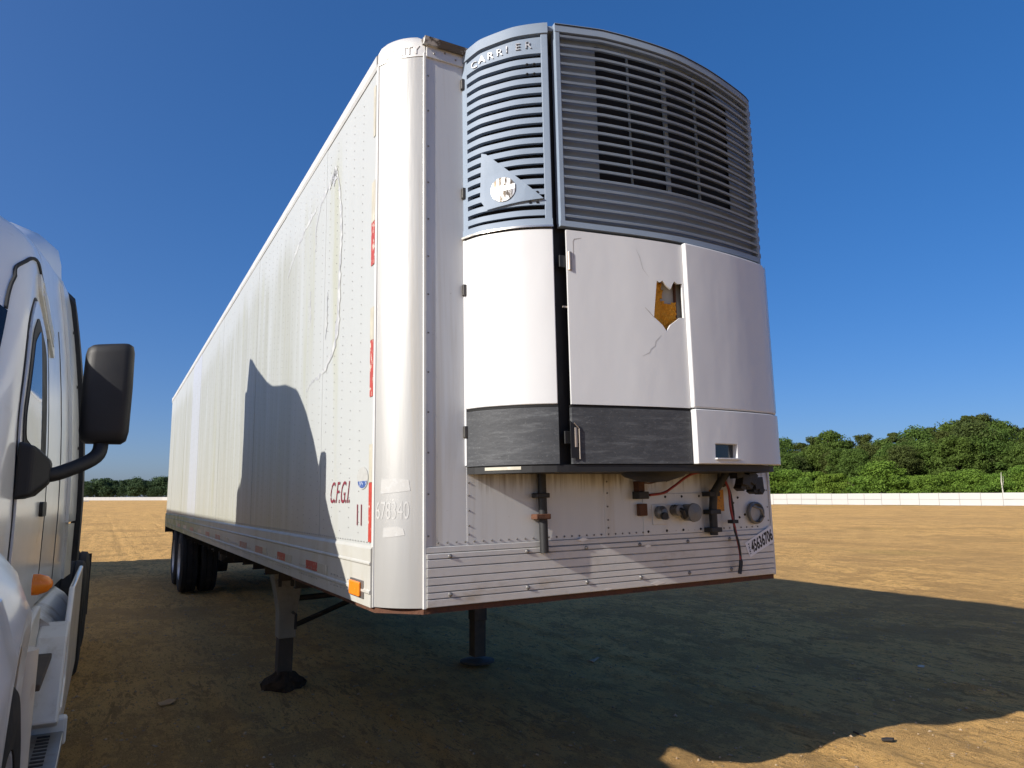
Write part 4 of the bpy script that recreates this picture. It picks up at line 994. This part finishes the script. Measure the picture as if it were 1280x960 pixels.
# ------------------------------------------------------------------ boundary fence
def at(u, D):                      # plan position seen at image column u and depth D
    d = right * ((u - 640) / 890.4675) + down * ((600 - 480) / 890.4675) + fwd
    p = CAM + d * D; return Vector((p.x, p.y, 0))
g = G('white_fence_sheet')
c = g.mix(g.noise((1, 1, 1), 4), (.36, .36, .35), (.42, .42, .41)); m_fence = g.done(c, .5, 0, .4)
m_fpost = simple('fence_post_white', (.62, .62, .60), .6, var=.1)
nodes = [at(1500, 98), at(1280, 115), at(1100, 131), at(965, 148), at(700, 200), at(400, 330), at(205, 480), at(60, 495), at(-60, 500)]
fence = empty('boundary_fence', nodes[1]); tag(fence, 'long low white panel fence along the far edge of the dirt yard', 'fence')
FH = 2.15
def fence_run(a, b, n, detailed):
    d = (b - a) / n; ang = math.atan2(d.y, d.x); ln = d.length
    if detailed:
        lo_me = MB().box(.05, ln - .05, -.03, .03, .06, FH * .5 - .035).mesh('panel'); hi_me = MB().box(.05, ln - .05, -.03, .03, FH * .5 + .035, FH).mesh('panel')
        ra_me = MB().box(.05, ln - .05, -.02, .02, FH * .5 - .034, FH * .5 + .034).mesh('rail')
        po_me = MB().box(-.049, .049, -.07, .02, 0, FH + .05).mesh('post')
        for k in range(n):
            p = a + d * k - nodes[1]; 
            for nm, me_, mt in (('panel', lo_me, m_fence), ('panel', hi_me, m_fence), ('rail', ra_me, m_fgrey), ('post', po_me, m_fgrey)):
                o = link(nm, me_, mt, fence); o.location = p + Vector((0, 0, random.uniform(-.02, .02))); o.rotation_euler = (0, 0, ang + random.uniform(-.004, .004))
    else:
        mb = MB(); dn = d.normalized(); nn_ = Vector((-dn.y, dn.x, 0))
        mp = MB()
        for k in range(n):
            p = a + d * k - nodes[1]; q = p + d * .985
            mb.add([p - nn_ * .03, q - nn_ * .03, q + nn_ * .03, p + nn_ * .03] + [v + Vector((0, 0, FH)) for v in (p - nn_ * .03, q - nn_ * .03, q + nn_ * .03, p + nn_ * .03)],
                   [(0, 3, 2, 1), (4, 5, 6, 7), (0, 1, 5, 4), (1, 2, 6, 5), (2, 3, 7, 6), (3, 0, 4, 7)])
        tag(mb.build('far_panels', m_fence, fence), kind='stuff')
m_fgrey = simple('fence_rail_grey', (.22, .22, .215), .6, var=.15)
for i in range(len(nodes) - 1):
    a, b = nodes[i], nodes[i + 1]; ln = (b - a).length; fence_run(a, b, max(2, round(ln / 3.05)), i < 3)

# ------------------------------------------------------------------ trees
def leaf_mat(name, dark, light, trans):
    g = G(name)
    oi = g.n('ShaderNodeObjectInfo')
    c = g.mix(g.ramp(g.noise((.9, .9, .9), 4, .7), .3, .7), dark, light)
    c = g.mix(g.math('MULTIPLY', oi.outputs['Random'], .45), c, tuple(.5 * (a + b) * k for a, b, k in zip(dark, light, (1.35, 1.0, .8))))
    g.done(c, .7, 0, .2)
    tr = g.n('ShaderNodeBsdfTranslucent'); g.l(c, tr.inputs[0]); mx = g.n('ShaderNodeMixShader'); mx.inputs[0].default_value = trans
    g.l(g.b.outputs[0], mx.inputs[1]); g.l(tr.outputs[0], mx.inputs[2]); g.l(mx.outputs[0], g.out.inputs[0])
    return g.m
m_leafd = leaf_mat('dark_pine_foliage', (.030, .048, .012), (.085, .118, .030), .3)
m_leafm = leaf_mat('mid_green_foliage', (.040, .075, .014), (.105, .175, .034), .35)
m_leafb = leaf_mat('bright_green_foliage', (.065, .130, .018), (.180, .300, .045), .4)
m_bark = simple('grey_bark', (.13, .10, .075), .9, var=.4, scale=(8, 8, 2))
def crown_mesh(seed, h, rad, base, clumps, leaves, leaf, style):
    r = np.random.default_rng(seed); V = []; 
    for k in range(clumps):
        t = r.random() ** .8
        zc_ = base + (h - base) * (.08 + .88 * t)
        if style == 'pine': env = rad * (.55 + .45 * math.sin(math.pi * min(1, .25 + .75 * t))) * (1 - .35 * max(0, t - .8) / .2)
        elif style == 'bush': env = rad * math.sqrt(max(.05, 1 - t * t)) 
        else: env = rad * math.sqrt(max(.06, 1 - (1.7 * t - .75) ** 2)) if abs(1.7 * t - .75) < 1 else rad * .3
        a = r.random() * 2 * math.pi; q = env * math.sqrt(r.random()) * .85
        cx, cy = q * math.cos(a), q * math.sin(a); cr_ = rad * r.uniform(.14, .38) * (1.1 if style != 'pine' else .95)
        n = int(leaves / clumps * r.uniform(.7, 1.3))
        d = r.normal(size=(n, 3)); d /= np.linalg.norm(d, axis=1)[:, None]
        rr_ = cr_ * (r.random(n) ** .35)[:, None]
        p = np.array((cx, cy, zc_)) + d * rr_ * np.array((1.15, 1.15, .68))
        p[:, 2] = np.maximum(p[:, 2], .1)
        nrm = d + r.normal(size=(n, 3)) * .7; nrm /= np.linalg.norm(nrm, axis=1)[:, None]
        a1 = np.cross(nrm, r.normal(size=(n, 3))); a1 /= np.linalg.norm(a1, axis=1)[:, None] + 1e-9; b1 = np.cross(nrm, a1)
        s_ = (leaf * r.uniform(.55, 1.35, n))[:, None]
        V.append(np.stack([p - a1 * s_, p - b1 * s_ * .55, p + a1 * s_, p + b1 * s_ * .55], 1))
    V = np.concatenate(V).reshape(-1, 3); n = len(V) // 4
    me = bpy.data.meshes.new('crown'); me.vertices.add(len(V)); me.vertices.foreach_set('co', V.astype(np.float32).ravel())
    me.loops.add(4 * n); me.loops.foreach_set('vertex_index', np.arange(4 * n, dtype=np.int32)); me.polygons.add(n); me.polygons.foreach_set('loop_start', np.arange(0, 4 * n, 4, dtype=np.int32))
    me.update(calc_edges=True); return me
def trunk_mesh(seed, h, r0, base):
    r = random.Random(seed); mb = MB()
    pts = [(r.uniform(-.12, .12) * k, r.uniform(-.12, .12) * k, h * .9 * k / 6) for k in range(7)]
    mb.tube(pts, [r0 * (1 - k / 7.5) for k in range(7)], 8)
    for k in range(7):
        z_ = base + (h - base) * r.uniform(.0, .7); a = r.uniform(0, 6.28); l_ = r.uniform(1.2, 2.8)
        mb.tube([(0, 0, z_), (l_ * .5 * math.cos(a), l_ * .5 * math.sin(a), z_ + .5), (l_ * math.cos(a), l_ * math.sin(a), z_ + 1.1)], [r0 * .35, r0 * .22, r0 * .08], 5)
    return mb.mesh('trunk', 60)
KINDS = {}
for nm, st_, n_, h, rad, base, cl, lv, lf in (('pine', 'pine', 4, 17, 3.4, 5.0, 60, 13000, .19), ('oak', 'round', 4, 14, 4.6, 2.0, 76, 17000, .195), ('shrub', 'bush', 4, 6, 3.2, .2, 54, 13000, .145)):
    KINDS[nm] = [(crown_mesh(100 * len(nm) + i, h, rad, base, cl, lv, lf, st_), trunk_mesh(i, h, .26 if nm != 'shrub' else .12, base), h) for i in range(n_)]
def tree(kind, name, mat, label, pos, height, group, wide=1.):
    cr_, tk, h = KINDS[kind][random.randrange(4)]
    o = empty(name, pos); s = height / h; o.scale = (s * wide, s * wide, s); o.rotation_euler = (0, 0, random.uniform(0, 6.28))
    tag(o, label, 'tree' if kind != 'shrub' else 'shrub', group)
    t = link('trunk', tk, m_bark, o); c_ = link('crown', cr_, None, o)
    if not len(cr_.materials): cr_.materials.append(mat)
    c_.material_slots[0].link = 'OBJECT'; c_.material_slots[0].material = mat
    return o
ORD = ['first', 'second', 'third', 'fourth', 'fifth', 'sixth', 'seventh', 'eighth', 'ninth', 'tenth', 'eleventh', 'twelfth', 'thirteenth', 'fourteenth', 'fifteenth', 'sixteenth', 'seventeenth', 'eighteenth', 'nineteenth', 'twentieth', 'twenty-first', 'twenty-second', 'twenty-third', 'twenty-fourth']
def fdep(u): return float(np.interp(u, [60, 205, 400, 700, 965, 1100, 1280, 1500], [495, 480, 330, 200, 148, 131, 115, 98]))
sky_v = lambda u: float(np.interp(u, [900, 965, 982, 1005, 1020, 1040, 1062, 1085, 1105, 1120, 1140, 1152, 1165, 1180, 1195, 1212, 1230, 1245, 1258, 1275, 1300, 1400], [552, 551, 546, 553, 546, 541, 549, 542, 552, 540, 546, 534, 532, 538, 531, 519, 517, 522, 530, 533, 536, 530]))
def hgt_for(u, D, vtop): return 1.6 + (620.5 - vtop) / 890.4675 * D * 1.0
us = [955, 979, 1003, 1022, 1040, 1061, 1083, 1103, 1120, 1137, 1153, 1169, 1184, 1199, 1215, 1232, 1249, 1266, 1285, 1306, 1330]
for i, u in enumerate(us):
    D = fdep(u) + 30 + random.uniform(-4, 6); vt = sky_v(u)
    dark = i % 3 != 1
    tree('pine' if dark else 'oak', 'pine_tree' if dark else 'broadleaf_tree', m_leafd if dark else m_leafm,
         ('dark tall pine on the skyline behind the fence, ' if dark else 'tall green broadleaf tree on the skyline behind the fence, ') + ORD[i] + ' from the trailer',
         at(u, D), hgt_for(u, D, vt), 'tall trees on the skyline')
us = [948 + 15.5 * k + random.uniform(-4, 4) for k in range(24)]
for i, u in enumerate(us):
    D = fdep(u) + 19 + random.uniform(-4, 5); vt = sky_v(u) + random.uniform(8, 26)
    tree('oak', 'broadleaf_tree', m_leafm if i % 3 else m_leafd, 'mid height green tree in front of the tall trees, ' + ORD[i] + ' from the trailer', at(u, D), hgt_for(u, D, vt), 'middle row of trees behind the fence', 1.05)
us = [952 + 17 * k + random.uniform(-6, 6) for k in range(22)]
for i, u in enumerate(us):
    D = fdep(u) + 7 + random.uniform(-2, 4); vt = float(np.interp(i % 5, [0, 1, 2, 3, 4], [587, 597, 592, 600, 584])) + random.uniform(-5, 5)
    tree('shrub', 'leafy_shrub', m_leafb, 'bright green shrub growing close behind the fence, ' + ORD[i] + ' from the trailer', at(u, D), max(2.6, hgt_for(u, D, vt)), 'bright shrubs behind the fence', 1.25)
# a bleached dead trunk standing among the shrubs
pd = at(1252, 121)
mb = MB().tube([(0, 0, 0), (.05, 0, 2), (-.05, .05, 4), (.08, 0, 5.6)], [.14, .11, .08, .03], 8); mb.tube([(0, 0, 3), (.5, 0, 4.2), (.6, 0, 5)], [.05, .035, .012], 6)
o = mb.build('dead_trunk', simple('bleached_wood', (.5, .47, .40), .8, var=.2)); o.location = pd; tag(o, 'thin bleached dead trunk among the shrubs near the right edge', 'dead tree')
# the far wood on the left: one mass
Vs = []
def far_wood():
    mb_v = []; mb_m = []
    out = empty_mesh = None
    r = np.random.default_rng(5); VV = []
    for row, (dd, lo, hi) in enumerate(((18, 9, 13.5), (34, 12, 16.5), (52, 14, 18))):
        u = -40.
        while u < 330:
            D = fdep(u) + dd + r.uniform(-5, 5); p = at(u, D); h = r.uniform(lo, hi)
            kind = ('oak', 'pine', 'oak')[row] if r.random() < .7 else 'shrub'
            cr_, _, hh = KINDS[kind][r.integers(4)]
            n = len(cr_.vertices); co = np.empty(n * 3, np.float32); cr_.vertices.foreach_get('co', co); co = co.reshape(-1, 4, 3)
            co = co[r.permutation(len(co))[:1500]]; cen = co.mean(1, keepdims=True); co = cen + (co - cen) * 1.9
            s_ = h / hh; a = r.uniform(0, 6.28); ca, sa = math.cos(a), math.sin(a)
            q = co.copy(); q[..., 0] = (co[..., 0] * ca - co[..., 1] * sa) * s_ * 1.15 + p.x; q[..., 1] = (co[..., 0] * sa + co[..., 1] * ca) * s_ * 1.15 + p.y; q[..., 2] = co[..., 2] * s_
            VV.append(q.reshape(-1, 3)); u += r.uniform(6, 10)
    V = np.concatenate(VV); n = len(V) // 4
    me = bpy.data.meshes.new('far_wood'); me.vertices.add(len(V)); me.vertices.foreach_set('co', V.ravel())
    me.loops.add(4 * n); me.loops.foreach_set('vertex_index', np.arange(4 * n, dtype=np.int32)); me.polygons.add(n); me.polygons.foreach_set('loop_start', np.arange(0, 4 * n, 4, dtype=np.int32))
    me.update(calc_edges=True)
    tag(link('far_wood', me, leaf_mat('far_wood_foliage', (.030, .055, .024), (.070, .115, .045), .3)), 'low dark green wood on the horizon between tractor and trailer', 'wood', kind='stuff')
far_wood()

# ------------------------------------------------------------------ loose stones, clods and litter on the ground
def gz(x, y): return float(ground_h(np.array([x]), np.array([y]))[0])
r = np.random.default_rng(9); VV = []; FF = []; o = 0
ico = [(0, 0, 1), (.9, 0, .2), (.28, .85, .2), (-.73, .53, .2), (-.73, -.53, .2), (.28, -.85, .2), (0, 0, -.5)]
icf = [(0, 1, 2), (0, 2, 3), (0, 3, 4), (0, 4, 5), (0, 5, 1), (6, 2, 1), (6, 3, 2), (6, 4, 3), (6, 5, 4), (6, 1, 5)]
N = 16000
px = r.uniform(-1.3, 9.5, N); py = r.uniform(-1.5, 12, N) ; pz = ground_h(px, py)
for i in range(N):
    s_ = .0035 + .014 * r.random() ** 5 + (.012 * r.random() if i % 40 == 0 else 0); k = r.uniform(.6, 1.4, 3); a = r.random() * 6.28
    for q in ico: VV.append((px[i] + s_ * (q[0] * k[0] * math.cos(a) - q[1] * k[1] * math.sin(a)), py[i] + s_ * (q[0] * k[0] * math.sin(a) + q[1] * k[1] * math.cos(a)), pz[i] + s_ * q[2] * k[2] * .7))
    FF += [tuple(o + j for j in f) for f in icf]; o += 7
me = bpy.data.meshes.new('gravel'); me.from_pydata(VV, [], FF)
g = G('small_stones'); c = g.mix(g.noise((17, 17, 17), 2), (.16, .10, .055), (.52, .40, .26)); m_stone = g.done(c, .9, 0, .2)
tag(link('gravel', me, m_stone), 'small stones and crumbs of clay scattered over the yard', 'gravel', kind='stuff')
def litter(name, u, v, pts, th, mat, label, cat, rot):
    d = right * ((u - 640) / 890.4675) + down * ((v - 480) / 890.4675) + fwd; t = -CAM.z / d.z; p = CAM + d * t
    mb = MB().prism(pts, 'z', 0, th); o = mb.build(name, mat, None, bevel=th * .3); o.location = (p.x, p.y, gz(p.x, p.y) + .004); o.rotation_euler = (R(random.uniform(-6, 6)), R(random.uniform(-6, 6)), rot)
    tag(o, label, cat)
m_pap = simple('pale_scrap', (.50, .38, .25), .6, var=.2); m_bk = simple('dark_scrap', (.035, .028, .022), .8, var=.4)
litter('paper_litter', 1155, 834, [(0, 0), (.11, .01), (.13, .05), (.08, .07), (.01, .05)], .006, m_pap, 'small white scrap lying in the trailer shadow on the right', 'litter', .4)
litter('straw_litter', 742, 827, [(0, 0), (.20, .03), (.22, .06), (.10, .05), (.02, .07)], .012, simple('straw', (.36, .25, .14), .8, var=.3), 'pale ragged scrap on the shaded ground under the trailer nose', 'litter', .5)
litter('bark_chip', 1103, 927, [(0, 0), (.07, -.015), (.10, .01), (.06, .035), (.015, .03)], .016, m_bk, 'dark chip lying flat on the sunlit dirt', 'debris', -.3)
litter('twig', 1081, 919, [(0, 0), (.012, 0), (.022, .085), (.012, .09)], .012, m_bk, 'thin dark twig beside the chip on sunlit dirt', 'debris', .2)
litter('leaf_litter', 1060, 943, [(0, 0), (.05, .005), (.06, .03), (.02, .04)], .006, simple('dry_leaf', (.35, .22, .08), .8, var=.3), 'dry leaf on the sunlit dirt at the bottom', 'debris', 1.)
litter('white_shard', 291, 820, [(0, 0), (.07, .03), (.075, .045), (.0, .012)], .005, m_pap, 'tiny white shard left of the muddy landing leg', 'litter', .6)
litter('grey_clod', 200, 882, [(0, 0), (.07, -.02), (.12, .01), (.14, .06), (.10, .10), (.05, .08), (.01, .09)], .010, simple('pale_clod', (.42, .26, .12), .95, var=.3), 'pale clod on the shaded dirt near the tractor step', 'clod', .3)
# pale low debris far off beside the fence on the left
pw = at(104, 330)
mb = MB().box(-3, 3, -1, 1, 0, .5).prism([(-2, .5), (1, .5), (.4, 1.2), (-1.2, 1.1)], 'y', -.8, .8)
o = mb.build('debris_pile', simple('white_debris', (.6, .58, .52), .7, var=.3)); o.location = pw
tag(o, 'low white heap far off beside the tractor wheel', 'debris')
